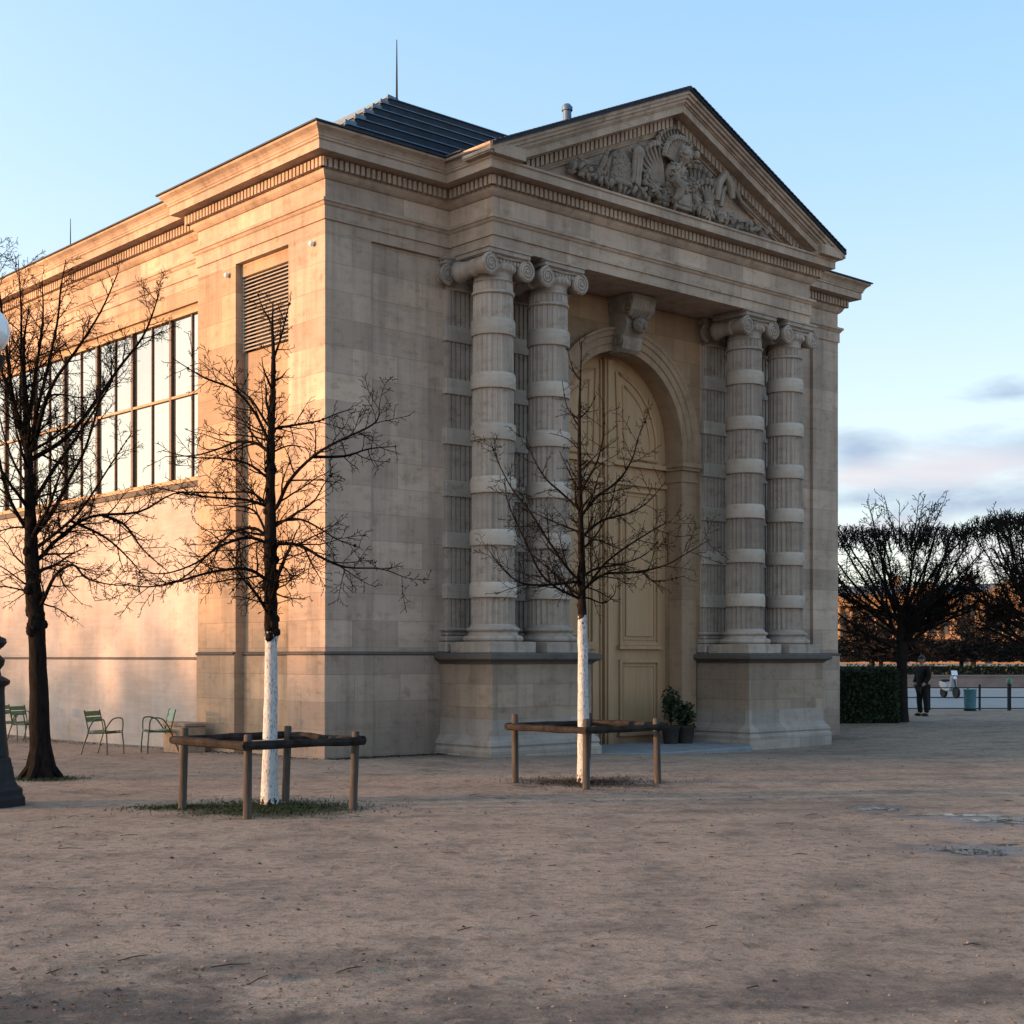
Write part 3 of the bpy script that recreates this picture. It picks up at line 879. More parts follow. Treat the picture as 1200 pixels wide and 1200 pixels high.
# --- stepped hip roof over the hall
NL = 7; T0, T1, Z0_, Z1_ = .62, 6.35, 11.22, 15.0
mb = MB(); mz = MB()
def rect(t, z): return [(t,t,z),(15-t,t,z),(15-t,HEND-t,z),(t,HEND-t,z)]
for k in range(NL):
    ta, tb = T0+(T1-T0)*k/NL, T0+(T1-T0)*(k+1)/NL
    za, zb = Z0_+(Z1_-Z0_)*k/NL, Z0_+(Z1_-Z0_)*(k+1)/NL-.17
    a_, b_ = rect(ta, za), rect(tb+.02, zb)
    low = rect(ta, za-.20 if k else za-.6)
    vs = a_+b_+low
    fs = [(i,(i+1)%4,4+(i+1)%4,4+i) for i in range(4)]+[(8+i,8+(i+1)%4,(i+1)%4,i) for i in range(4)]
    mb.add(vs, fs)
    t_ = ta-.03
    for (x0,x1,y0,y1) in ((t_,15-t_,t_,t_+.06),(15-t_-.06,15-t_,t_+.06,HEND-t_),(t_,t_+.06,t_+.06,HEND-t_)):
        mz.box(x0,x1,y0,y1,za+.003,za+.022)
    for j in range(int((tb-ta)/.11)+1):    # ribbed glazed hip steps
        q = ta+j*.11
        zq_ = za+(zb-za)*(q-ta)/(tb-ta)
        mz.box(q-.02,q+.025,q-.045,q,zq_-.02,zq_+.075)
mb.box(6.45,8.55,6.45,HEND-6.5,14.6,Z1_-.10)
mb.box(.2,14.8,.25,HEND-.2,10.80,10.92)
roof = mb.build('hip_roof', M['slate'], B, norm=True)
mz.build('roof_step_flashing', M['zinc'], roof)
for (u_, v_, z0, z1) in ((6.5,6.45,14.8,16.35),(7.5,26.0,14.9,16.7)):
    m = MB(); m.tube([(u_,v_,z0),(u_,v_,(z0+z1)/2),(u_,v_,z1)], [.028,.02,.010], 6); m.lathe([(.07,0),(.06,.1),(.03,.16)],10,(u_,v_,z0)); m.build('lightning_rod', M['iron'], roof)
# small wall lamp fittings
for (u_,v_,z_) in ((-.05,.35,9.0),(-.05,3.2,9.0)):
    m = MB(); m.ell((u_,v_,z_),(.05,.05,.05),10,7); m.tube([(u_,v_,z_),(.01,v_,z_)],.02,6); m.build('wall_lamp', M['globe'], B)

# threshold pavement
mb = MB(); x0,y0 = 0,0
poly = [uv2w(5.3,.5),uv2w(5.3,-1.5),uv2w(6.2,-2.1),uv2w(9.1,-2.1),uv2w(9.8,-1.5),uv2w(9.8,.5)]
mb.prism(poly, 'z', -.5, -.085)
tag(mb.build('pavement', M['flag'], None, norm=True, bevel=.02), kind='structure')

# ------------------------------------------------------------------ trees
def catmull(pts, k=4):
    P_ = [Vector(p) for p in pts]
    if len(P_) < 3: return P_
    P_ = [P_[0]*2-P_[1]]+P_+[P_[-1]*2-P_[-2]]
    out = []
    for i in range(1, len(P_)-2):
        p0,p1,p2,p3 = P_[i-1:i+3]
        for j in range(k):
            t_ = j/k
            out.append(.5*((2*p1)+(p2-p0)*t_+(2*p0-5*p1+4*p2-p3)*t_*t_+(3*p1-p0-3*p2+p3)*t_**3))
    out.append(P_[-2]); return out

def rand_perp(d, rng):
    while True:
        r = Vector((rng.gauss(0,1), rng.gauss(0,1), rng.gauss(0,1)))
        r = r-d*r.dot(d)
        if r.length > .1: return r.normalized()

def twig(mb, p, d, L, r, lev, rng, up=.15, wob=.22, keep=None, rmin=.0035, sides=(6,5,4,3,3), dens=1.0):
    n = max(3, min(9, int(L/.09)))
    pts = [p.copy()]; q = p.copy(); dd = d.normalized()
    for i in range(n):
        dd = (dd+rand_perp(dd, rng)*wob*rng.random()+Vector((0,0,up*.25))).normalized()
        q = q+dd*(L/n)
        if keep and not keep(q): break
        pts.append(q.copy())
    if len(pts) < 2: return
    m = len(pts)
    rad = [max(rmin, r*(1-.7*i/(m-1))) for i in range(m)]
    mb.tube(pts, rad, sides[min(lev, 4)], cap=False)
    if lev >= 4 or L < .10: return
    kids(mb, pts, rad, L, lev, rng, up, wob, keep, rmin, sides, dens)

def kids(mb, pts, rad, L, lev, rng, up, wob, keep, rmin, sides, dens, start=.18, klen=None):
    m = len(pts)
    cnt = int(L*dens*(4.8 if lev <= 1 else 7.0))+1
    side = rng.choice((-1,1))
    ax = rand_perp((pts[1]-pts[0]).normalized(), rng)
    for k in range(cnt):
        f = start+(1-start)*(k+rng.random())/cnt
        x = f*(m-1); i = min(int(x), m-2); w = x-i
        p = pts[i].lerp(pts[i+1], w); d = (pts[i+1]-pts[i])
        if d.length < 1e-6: continue
        d.normalize()
        side = -side
        axr = (ax-d*ax.dot(d))
        if axr.length < .1: axr = rand_perp(d, rng)
        axr = (axr.normalized()*side+rand_perp(d, rng)*.9).normalized()
        an = R(rng.uniform(32, 68))
        nd = d*math.cos(an)+axr*math.sin(an)
        base = L if klen is None else klen
        l = base*rng.uniform(.22,.5)*(1.15-.6*f)
        l = min(l, .85)
        r = max(rmin, min(rad[i]*.55, .003+.018*l))
        twig(mb, p, nd, l, r, lev+1, rng, up, wob*1.15, keep, rmin, sides, dens)

def whitewash(zc):
    t = NT('patchy_whitewash'); P = t.tc.outputs['Object']; v = t.mapping(P, (1,1,.4))
    n = t.noise(v, 17, 5, .65); g = t.noise(v, 55, 4, .7); sx = t.node('ShaderNodeSeparateXYZ'); t.link(P, sx.inputs[0])
    c = t.mix(n, (.30,.31,.335), (.55,.56,.58))
    c = t.mix(t.math('MULTIPLY', t.ramp(g, [(.52,0),(.60,1)]), .72), c, (.10,.085,.075))
    mr = t.node('ShaderNodeMapRange'); t.link(sx.outputs[2], mr.inputs[0]); mr.inputs[1].default_value = zc-.16; mr.inputs[2].default_value = zc-.01
    lo = t.node('ShaderNodeMapRange'); t.link(sx.outputs[2], lo.inputs[0]); lo.inputs[1].default_value = .16; lo.inputs[2].default_value = .0
    edge = t.math('ADD', t.math('ADD', mr.outputs[0], lo.outputs[0]), t.math('MULTIPLY', t.math('SUBTRACT', t.noise(P, 22, 3), .5), 3.0))
    c = t.mix(t.ramp(edge, [(.62,0),(.72,1)]), c, (.022,.018,.016))
    return t.done(c, .92, t.bump(n, .8, .012), 0, .15)

def limb_tree(name, label, base, px_base, mpp, conv, leader, limbs, r0, rl, seed, white_to=None, trunk_pts=None, flare=1.3, extra=10, group=None, knob=None, dens=1.0):
    """limbs are listed as photo outlines; every limb also runs towards or away from the viewer"""
    rng = random.Random(seed)
    root = empty(name, base, 0, label, 'tree', group)
    def L3(p):
        x, y = conv(p); return Vector(((x-px_base[0])*mpp, 0, (px_base[1]-y)*mpp))
    lead = catmull([L3(p) for p in leader], 5)
    H = lead[-1].z
    # trunk
    tp = [Vector((0,0,-.25)), Vector((0,0,0)), Vector((0,0,.06)), Vector((0,0,.2))]
    tr = [r0*flare*1.25, r0*flare*1.1, r0*flare, r0*1.08]
    zt0 = lead[0].z
    nT = 12
    for k in range(1, nT+1):
        f = k/nT
        p = Vector((lead[0].x*f, .0, .2+(zt0-.2)*f)); 
        if k < nT: p += Vector((rng.uniform(-.005,.005), rng.uniform(-.005,.005), 0))
        r = r0*(1-.30*f)*(1+rng.uniform(-.015,.015))
        if knob:
            r *= 1+knob[1]*math.exp(-((p.z-knob[0])/.10)**2)
        tp.append(p); tr.append(r)
    rt = tr[-1]
    lr = []
    for i, p in enumerate(lead):
        f = i/(len(lead)-1); lr.append(max(.005, (rt*(1-f)**1.1+.006)*(1+rng.uniform(-.10,.12))))
    mbt = MB()
    full = tp+lead[1:]; fr = tr+lr[1:]
    cut = None
    if white_to is not None:
        zc = (px_base[1]-white_to)*mpp
        lo = [i for i, p in enumerate(full) if p.z <= zc]
        i = lo[-1]
        f = (zc-full[i].z)/(full[i+1].z-full[i].z)
        pc = full[i].lerp(full[i+1], f); rc = fr[i]*(1-f)+fr[i+1]*f
        mw = MB(); mw.tube(full[:i+1]+[pc], [r*1.03 for r in fr[:i+1]]+[rc*1.03], 14)
        mbt.tube([pc-Vector((0,0,.01))]+full[i+1:], [rc*1.0]+fr[i+1:], 12)
        mw.build('whitewashed_trunk', whitewash(zc), root)
    else:
        mbt.tube(full, fr, 14)
        for k in range(6):   # root flare
            a_ = 2*PI*k/6+rng.random()*.5
            dx = Vector((math.cos(a_), math.sin(a_), 0))
            mbt.tube([dx*r0*.5+Vector((0,0,.5)), dx*r0*.95+Vector((0,0,.16)), dx*r0*1.7+Vector((0,0,.02)), dx*r0*2.1+Vector((0,0,-.08))],[r0*.4,r0*.45,r0*.36,r0*.15],7)
    if knob:
        for k in range(7):
            a_ = rng.uniform(0, 2*PI)
            mbt.ell((math.cos(a_)*r0*.7+lead[0].x*.9, math.sin(a_)*r0*.7, knob[0]+rng.uniform(-.10,.10)), (r0*.5,r0*.5,r0*.6), 8, 6, None, .15, rng)
    mbt.build('trunk', M['bark'], root)
    mc = MB()
    kids(mc, lead, lr, H*.16, 1, rng, .2, .2, None, .0035, (6,5,4,3,3), 2.2*dens, .35, .8)
    def do_limb(pts, r):
        Lh = sum((pts[i+1]-pts[i]).length for i in range(len(pts)-1))
        rad = [max(.005, r*(1-.82*i/(len(pts)-1))) for i in range(len(pts))]
        mc.tube(pts, rad, 7, cap=False)
        kids(mc, pts, rad, min(Lh,1.6), 1, rng, .12, .25, None, .0035, (6,5,4,3,3), dens*max(1,Lh/1.6), .15)
    done = []
    for j, lm in enumerate(limbs):
        pts = [L3(p) for p in lm]
        near = min(lead, key=lambda q: (q-pts[0]).length)
        y0 = 0.0
        if abs(near.x-pts[0].x) < .22 or not done:
            zz_ = pts[0].z-.05
            near = min(lead+tp[4:], key=lambda q: abs(q.z-zz_))
            if abs(near.x-pts[0].x) > .01: pts.insert(0, Vector((near.x, 0, zz_)))
        else:
            near = min(done, key=lambda q: math.hypot(q.x-pts[0].x, q.z-pts[0].z))
            y0 = near.y; pts[0] = Vector((near.x, 0, near.z))
        side = rng.choice((-1,1))*rng.uniform(.25,.8)
        acc = 0; out = []
        for i, p in enumerate(pts):
            if i: acc += abs(pts[i].x-pts[i-1].x)+.15*abs(pts[i].z-pts[i-1].z)
            out.append(p+Vector((0, y0+side*acc, 0)))
        Lh = sum((out[i+1]-out[i]).length for i in range(len(out)-1))
        oc = catmull(out, 4); done += oc
        do_limb(oc, min(rl, .008+.0105*Lh))
    # limbs running mostly along the line of sight
    for k in range(extra):
        f = rng.uniform(.05,.75); i = int(f*(len(lead)-1)); p = lead[i]
        az = rng.choice((PI/2, -PI/2))+rng.uniform(-.6,.6)
        d = Vector((math.cos(az), math.sin(az), rng.uniform(.1,.8))).normalized()
        Ln = rl*55*(1.05-f)*rng.uniform(.6,1.0)
        pts = [p.copy()]; q = p.copy()
        for s_ in range(8):
            d = (d+rand_perp(d, rng)*.12+Vector((0,0,.07))).normalized(); q = q+d*Ln/8; pts.append(q.copy())
        do_limb(pts, min(rl*.9, .012+.014*Ln))
    for q in range(int(len(lead)*.9)):
        i = rng.randrange(1, len(lead)-3); a_ = rng.uniform(0, 2*PI); r = lr[i]
        p = lead[i]+Vector((math.cos(a_)*r*.6, math.sin(a_)*r*.6, rng.uniform(-.03,.03))); mc.ell(p, (r*.75,r*.75,r*.85), 7, 5, None, .2, rng)
    for q in range(len(done)//6):
        p = rng.choice(done); r = rng.uniform(.010,.020); mc.ell(p, (r,r,r*1.1), 6, 4, None, .2, rng)
    mc.build('crown', M['twig'], root)
    return root

cA = lambda p: (120+p[0]/3.158, 340+p[1]/3.158)
cB = lambda p: (560+p[0]/3.53, 390+p[1]/3.53)
cC = lambda p: (p[0]/2.608, 270+p[1]/2.608)
b2 = at(316, 945)
limb_tree('young_tree', 'young bare tree with whitewashed trunk and horizontal limbs in front of the louvred corner', b2, (316,945), .01*(CAMH-b2.z)/1.75, cA,
    [(626,1262),(622,1130),(622,900),(622,700),(624,560),(630,400),(633,250),(629,130),(632,40)],
    [[(632,260),(655,180),(672,100),(690,20)],[(629,130),(590,60),(572,10)],
     [(640,510),(700,490),(780,465),(850,425),(905,400)],[(645,590),(690,570),(740,575),(785,592)],
     [(650,800),(700,710),(790,630),(890,580),(1000,540),(1040,510),(1045,460)],[(790,635),(900,615),(980,580),(1075,560)],
     [(650,870),(720,830),(790,790),(830,730),(865,690)],[(650,860),(730,850),(800,880),(880,930),(965,960)],
     [(650,940),(740,950),(830,1000),(920,1035),(1050,1045),(1145,1080)],
     [(615,560),(570,460),(500,380),(400,345),(290,280)],[(605,490),(545,400),(490,350),(380,255)],
     [(605,590),(560,560),(480,550),(400,570),(300,585),(170,580)],[(605,690),(540,645),(450,630),(350,630),(250,610)],
     [(605,790),(540,745),(400,740),(250,735)],[(605,800),(540,780),(430,775),(330,765),(200,740)],
     [(605,900),(550,810),(450,785),(330,772)],[(605,910),(560,880),(480,890),(390,960),(300,1040),(220,1085)],
     [(605,935),(540,920),(450,960),(380,1020),(290,1060),(210,1060)],[(605,1070),(540,1035),(430,1050),(330,1085),(230,1110),(130,1100)],
     [(605,1105),(560,1095),(510,1060),(440,1120)],[(640,1010),(690,985),(740,1000)]],
    .092, .027, 21, white_to=740, flare=1.12, knob=(2.08,.30), dens=1.75, group=None)
b3 = at(684, 918)
limb_tree('young_tree', 'young bare tree with whitewashed trunk and upswept limbs in front of the arched door', b3, (684,918), .01182*(CAMH-b3.z)/1.75, cB,
    [(432,1165),(430,1080),(430,950),(425,750),(420,550),(420,350),(424,180),(430,30)],
    [[(455,1095),(520,1115),(570,1080),(580,1030)],[(450,1050),(520,1000),(640,995),(760,970),(850,920),(925,875)],
     [(445,1000),(500,970),(600,950),(700,910),(765,850)],[(455,1045),(530,950),(640,870),(750,805),(785,790)],
     [(445,830),(520,770),(640,730),(720,680),(805,585)],[(440,890),(500,820),(550,720),(580,600)],
     [(440,740),(500,670),(590,600),(650,500),(672,420),(705,345)],[(435,640),(490,540),(515,420),(512,300)],
     [(435,560),(500,500),(565,455)],[(425,350),(460,310),(492,250)],[(680,990),(710,1030),(770,1030),(835,1015)],
     [(410,1095),(330,1060),(260,1000),(200,880),(130,730),(110,640)],[(400,1070),(340,1010),(240,920),(150,840)],
     [(410,1030),(300,1045),(180,1040),(100,980),(45,905)],[(405,1010),(350,940),(280,830),(220,730),(140,620),(80,500),(55,430)],
     [(410,720),(340,650),(280,590),(230,500),(200,410)],[(400,815),(340,790),(260,750),(185,715)],
     [(410,640),(370,570),(335,500)],[(405,345),(370,300),(350,190)],[(415,480),(370,430),(300,400)],[(425,200),(395,150),(370,60)]],
    .085, .025, 33, white_to=720, flare=1.1, dens=1.6)
b1 = at(48, 912)
limb_tree('mature_tree', 'dark bare tree with black unpainted trunk beside the lamp post', b1, (48,912), .01232*(CAMH-b1.z)/1.75, cC,
    [(112,1190),(102,1100),(95,950),(90,800),(86,680),(80,560),(72,430),(74,330),(88,240)],
    [[(78,520),(62,400),(58,240),(45,80)],[(84,600),(100,420),(112,260),(102,120)],[(88,660),(65,600),(45,500),(35,400),(20,250),(10,150),(2,60)],[(90,650),(60,560),(15,420),(-20,300),(-30,180)],
     [(100,650),(120,560),(160,440),(200,300),(215,200),(235,120)],
     [(105,690),(180,620),(250,500),(310,380),(370,270),(400,170),(412,110)],[(110,660),(150,560),(200,480),(290,400),(380,310),(445,215)],
     [(105,820),(160,720),(210,640),(290,500),(325,420),(330,330)],[(110,930),(180,860),(240,770),(300,680),(350,540),(355,390)],
     [(115,970),(200,920),(280,860),(380,740),(455,650)],[(120,1000),(170,940),(260,870),(400,850),(500,790),(605,780)],
     [(160,1000),(240,990),(295,970)],[(135,1140),(190,1060),(260,1030),(310,1070),(380,1090),(460,1100)],
     [(250,900),(330,940),(400,1010),(450,1080)],[(200,1050),(230,1090),(300,1150)],[(300,870),(380,900),(450,980),(540,1050)],
     [(80,1030),(30,990),(0,950),(-60,900)],[(80,1080),(20,1030),(-50,1000)],[(75,900),(30,800),(0,640),(-40,500),(-60,380)],
     [(80,780),(20,700),(-30,600),(-80,450)],[(75,1100),(10,1090),(-70,1110)],[(85,700),(40,560),(20,450),(60,330)]],
    .158, .042, 47, flare=1.35, knob=(2.2,.16), extra=9, dens=1.7)

# grass and soil under the trees
rng = random.Random(8)
def patch(px, py, rx, ry, rot, grass, name, n, mat):
    p = at(px, py)
    m = MB()
    for k in range(n):
        a_ = rng.uniform(0, 2*PI); q = abs(rng.gauss(0,.55))
        x, y = rx*q*math.cos(a_), ry*q*math.sin(a_)
        X = p.x+x*math.cos(rot)-y*math.sin(rot); Y = p.y+x*math.sin(rot)+y*math.cos(rot)
        h = rng.uniform(.012,.042); w = rng.uniform(.004,.009); b_ = rng.uniform(0, 2*PI); l = rng.uniform(0,.04)
        z = gz(X, Y)
        dx, dy = math.cos(b_)*w, math.sin(b_)*w
        m.add([(X-dx,Y-dy,z),(X+dx,Y+dy,z),(X-dy*3+l*math.cos(b_+1),Y+dx*3+l*math.sin(b_+1),z+h)], [(0,1,2)])
    tag(m.build(name, mat), kind='stuff')
p = b2; patch(318, 947, .95, .85, 0, True, 'grass', 9000, M['grass'])
patch(225, 946, .75, .30, .2, True, 'grass', 2200, M['grass'])
patch(690, 917, 1.05, 1.0, 0, False, 'leaf_litter', 2500, M['litter'])
patch(50, 913, .55, .45, 0, True, 'grass', 2200, M['grass'])

# scattered leaves and pebbles on the sand
m = MB(); m2 = MB()
for k in range(2200):
    y = 6.5+24*rng.random()**1.3; x = rng.uniform(-.42,.42)*y
    if rng.random() < .35 and y < 12: x = rng.uniform(-.38,-.1)*y
    s_ = rng.uniform(.006,.026); a_ = rng.uniform(0, 2*PI); z = gz(x, y)+.003
    e_ = rng.uniform(.3,.8); dx, dy = math.cos(a_)*s_, math.sin(a_)*s_
    tgt = m if rng.random() < .55 else m2
    if tgt is m:
        m.add([(x-dx,y-dy,z),(x+dy*e_,y-dx*e_,z+s_*rng.uniform(0,.7)),(x+dx,y+dy,z+s_*rng.uniform(0,.5)),(x-dy*e_,y+dx*e_,z)],[(0,1,2,3)])
    else:
        m2.ell((x,y,z),(s_*.55,s_*.45,s_*.35),6,4)
tag(m.build('leaf_litter', M['litter']), kind='stuff'); tag(m2.build('pebbles', M['pebble']), kind='stuff')

# drifts of dead leaves: along the walls, round the puddles, in the near corner
m = MB()
def leafquad(x, y, s_):
    a_ = rng.uniform(0, 2*PI); z = gz(x, y)+.006; e_ = rng.uniform(.3,.8); dx, dy = math.cos(a_)*s_, math.sin(a_)*s_
    m.add([(x-dx,y-dy,z),(x+dy*e_,y-dx*e_,z+s_*rng.uniform(0,.8)),(x+dx,y+dy,z+s_*rng.uniform(0,.6)),(x-dy*e_,y+dx*e_,z)],[(0,1,2,3)])
for k in range(1500):
    q = rng.random()
    if q < .45: x, y = uv2w(-abs(rng.gauss(0,.18))-.06, rng.uniform(0,16))
    else: x, y = uv2w(rng.uniform(0,2.5), -abs(rng.gauss(0,.15))-.06)
    leafquad(x, y, rng.uniform(.012,.03))
for (px, py, n_, rx, ry) in ((1030,948,110,.22,.22),(1145,998,120,.3,.22),(1170,961,60,.4,.3),(1080,956,60,.6,.3),(90,1180,420,1.1,.7),(330,1140,120,.8,.4),(640,1000,60,1.2,.8)):
    p = at(px, py)
    for k in range(n_): leafquad(p.x+rng.gauss(0,rx), p.y+rng.gauss(0,ry), rng.uniform(.006,.016))
tag(m.build('leaf_litter', M['litter']), kind='stuff')
m = MB()
for k in range(70):
    y = rng.uniform(7.5,22); x = rng.uniform(-.38,.38)*y; a_ = rng.uniform(0,PI); L = rng.uniform(.03,.12); z = gz(x,y)+.006
    p = Vector((x,y,z)); d = Vector((math.cos(a_)*L, math.sin(a_)*L, 0)); m.tube([p-d, p+Vector((rng.gauss(0,.01),rng.gauss(0,.01),.006)), p+d], [.003,.004,.002], 4)
tag(m.build('fallen_twigs', M['litter']), kind='stuff')

# ------------------------------------------------------------------ tree guards
def guard(uc, vc, label, seed, lean=True):
    rng = random.Random(seed)
    x, y = uv2w(uc, vc); z = gz(x, y)
    root = empty('tree_guard', (x,y,z), ROT, label, 'tree guard', None)
    h = .70
    for su in (-1,1):
        for sv in (-1,1):
            m = MB(); r = .049; hh = .93+rng.uniform(-.03,.03)
            ox, oy = rng.uniform(-.02,.02), rng.uniform(-.02,.02)
            n = 10; pts = [(ox*f*2, oy*f*2, f) for f in (-.3,0,.3,.6,hh-.02,hh)]
            m.tube(pts, [r,r,r*.97,r*.96,r*.93,r*.80], n)
            m.build('post', M['post'], root, (su*h, sv*h, 0))
    for (ax, sg) in (('x',-1),('x',1),('y',-1),('y',1)):
        m = MB(); zz_ = .79; n = 9
        prof = [(.055*math.cos(2*PI*k/n)*.75, .06*math.sin(2*PI*k/n)) for k in range(n)]
        L0, L1 = (-h-.10, h+.10)
        off = sg*(h+.07)
        dz0, dz1 = rng.uniform(-.012,.012), rng.uniform(-.012,.012)
        if ax == 'y': dz0 += .004; dz1 += .004
        pts = [Vector((L0+(L1-L0)*k/6, off, zz_+dz0+(dz1-dz0)*k/6+rng.uniform(-.003,.003))) if ax == 'x' else Vector((off, L0+(L1-L0)*k/6, zz_+dz0+(dz1-dz0)*k/6+rng.uniform(-.006,.006))) for k in range(7)]
        m.tube(pts, [.047+rng.uniform(-.006,.006) for _ in pts], 8)
        o = m.build('rail', M['rail'], root)
    return root
guard(-5.42, -6.69, 'weathered wooden guard rail around the whitewashed tree near the chairs', 3)
guard(-.20, -6.63, 'weathered wooden guard rail around the whitewashed tree by the arched door', 5)

# ------------------------------------------------------------------ chairs
def make_chair(loc, rz, label):
    root = empty('garden_chair', loc, rz, label, 'chair', 'green metal garden armchairs')
    w = .27
    for sx in (-1,1):
        m = MB(); m.tube([(sx*.25,-.24,0),(sx*.245,-.235,.2),(sx*.235,-.215,.40),(sx*.22,-.15,.425)], .0135, 7); m.build('leg', M['chair'], root)
        m = MB(); m.tube([(sx*.25,.36,0),(sx*.24,.29,.2),(sx*.225,.21,.40),(sx*.22,.15,.415)], .0135, 7); m.build('leg', M['chair'], root)
        m = MB(); m.tube(catmull([(sx*.25,.20,.42),(sx*.265,.12,.55),(sx*.28,.02,.655),(sx*.28,-.14,.675),(sx*.275,-.20,.62),(sx*.25,-.21,.42)],4), .013, 7); m.build('armrest', M['chair'], root)
    m = MB(); m.tube([(-.235,-.215,.41),(.235,-.215,.41)],.012,6); m.tube([(-.235,-.215,.41),(-.225,.21,.40)],.012,6); m.tube([(.235,-.215,.41),(.225,.21,.40)],.012,6); m.tube([(-.225,.21,.40),(.225,.21,.40)],.012,6)
    m.build('seat_frame', M['chair'], root)
    m = MB()
    for k in range(7):
        y = -.20+k*.065; m.box(-.225,.225,y-.024,y+.024,.425+.012*math.cos(k/6*PI*2),.437+.012*math.cos(k/6*PI*2))
    m.build('seat', M['slat'], root)
    for sx in (-1,1):
        m = MB(); m.tube([(sx*.22,.20,.42),(sx*.225,.23,.55),(sx*.225,.30,.83)], .0125, 7); m.build('back_post', M['chair'], root)
    m = MB()
    for (z,y) in ((.655,.252),(.765,.282)):
        m.prism([(y-.012,z-.045),(y+.002,z-.045),(y+.024,z+.045),(y+.010,z+.045)], 'x', -.228, .228)
    m.build('backrest', M['slat'], root, norm=True)
    return root
ch = make_chair(at(123,884), R(68), None)
def chair_at(px, py, rz, label):
    c = copy_tree(ch); c.location = at(px, py); c.rotation_euler = (0,0,rz); c['label'] = label; return c
ch['label'] = 'green metal garden armchair facing right, turned towards the chair by the stone block'
chair_at(184, 882, R(-62), 'green metal garden armchair facing left, in front of the stone block')
chair_at(31, 870, R(62), 'green metal garden armchair half hidden by the dark tree trunk')
chair_at(17, 868, R(75), 'green metal garden armchair half hidden by the lamp post base')

# stone block by the wall
p = at(216, 881)
m = MB(); m.box(-.42,.42,-.22,.22,-.1,.50); m.box(-.45,.45,-.25,.25,.501,.57)
o = m.build('stone_block', M['block'], None, (p.x, p.y, p.z), bevel=.015); o.rotation_euler = (0,0,ROT+PI/2)
tag(o, 'low pale stone block against the side wall behind a chair', 'stone block')

# ------------------------------------------------------------------ lamp post
p = at(-16, 944)
lp = empty('lamp_post', p, 0, 'dark cast iron lamp post with white globe and flared base', 'lamp post')
m = MB()
m.lathe([(.46,-.1),(.46,.10),(.43,.13),(.43,.20),(.38,.23),(.34,.30),(.32,.42),(.30,.50),(.29,.56),(.27,.57),(.25,.60)], 8, smooth=False)
m.build('post_base', M['iron'], lp, bevel=.01)
m = MB()
m.lathe([(.255,.58),(.235,.75),(.215,1.0),(.205,1.35),(.21,1.40),(.26,1.43),(.27,1.47),(.23,1.50),(.17,1.53),(.155,1.60),(.20,1.66),(.21,1.72),(.15,1.78),(.14,1.83),(.19,1.87),(.23,1.92),(.22,1.97),(.15,2.0),(.12,2.05),(.115,2.6),(.11,3.0),(.12,3.04),(.15,3.08),(.15,3.14),(.11,3.18),(.095,3.3),(.085,4.6),(.11,4.66),(.13,4.72),(.10,4.78),(.09,4.95),(.14,5.1),(.20,5.22),(.22,5.30),(.15,5.33)], 20)
m.build('shaft', M['iron'], lp)
m = MB(); m.ell((0,0,5.60),(.27,.27,.28),24,16); m.build('lamp_globe', M['globe'], lp)
m = MB(); m.lathe([(.12,5.86),(.13,5.89),(.06,5.93),(.03,6.0),(.01,6.06)],14); m.build('finial', M['iron'], lp)

# ------------------------------------------------------------------ potted plants by the door
def pot_plant(u, v, h, r, label, seed, round_top):
    rng = random.Random(seed); x, y = uv2w(u, v)
    root = empty('potted_plant', (x,y,-.085), 0, label, 'potted plant', None)
    m = MB(); m.lathe([(.15,0),(.19,.30),(.22,.34),(.22,.38),(.19,.38),(.18,.35),(.02,.34)],18); m.build('pot', M['pot'], root)
    m = MB(); m.tube([(0,0,.3),(.01,.01,h*.7),(0,0,h)],.018,6)
    for k in range(7):
        a_ = rng.uniform(0,6.28); m.tube([(0,0,h*rng.uniform(.4,.8)),(math.cos(a_)*r*.7,math.sin(a_)*r*.7,h*rng.uniform(.7,1.05))],.008,5)
    m.build('stem', M['bark'], root)
    m = MB()
    for k in range(520):
        a_ = rng.uniform(0,2*PI); cz = rng.uniform(-1,1); q = rng.random()**.4*r
        s_ = math.sqrt(1-cz*cz)
        c = Vector((q*s_*math.cos(a_), q*s_*math.sin(a_), h*(.88 if round_top else 1)+q*cz*(1.5 if round_top else 1.2)+.08*math.sin(a_*3)))
        if not round_top and c.z < .38: continue
        n = Vector((rng.gauss(0,1),rng.gauss(0,1),rng.gauss(0,1))).normalized(); t1 = n.orthogonal().normalized(); t2 = n.cross(t1)
        L = rng.uniform(.03,.06); w = L*.45
        m.add([c-t1*L, c+t2*w, c+t1*L, c-t2*w],[(0,1,2,3)])
    m.build('foliage', M['leaf'], root)
pot_plant(8.62, -.30, .95, .22, 'clipped leafy shrub in a dark pot at the right side of the door', 2, True)
pot_plant(8.98, -.40, .60, .22, 'low bushy plant in a dark pot beside the right pedestal', 6, False)

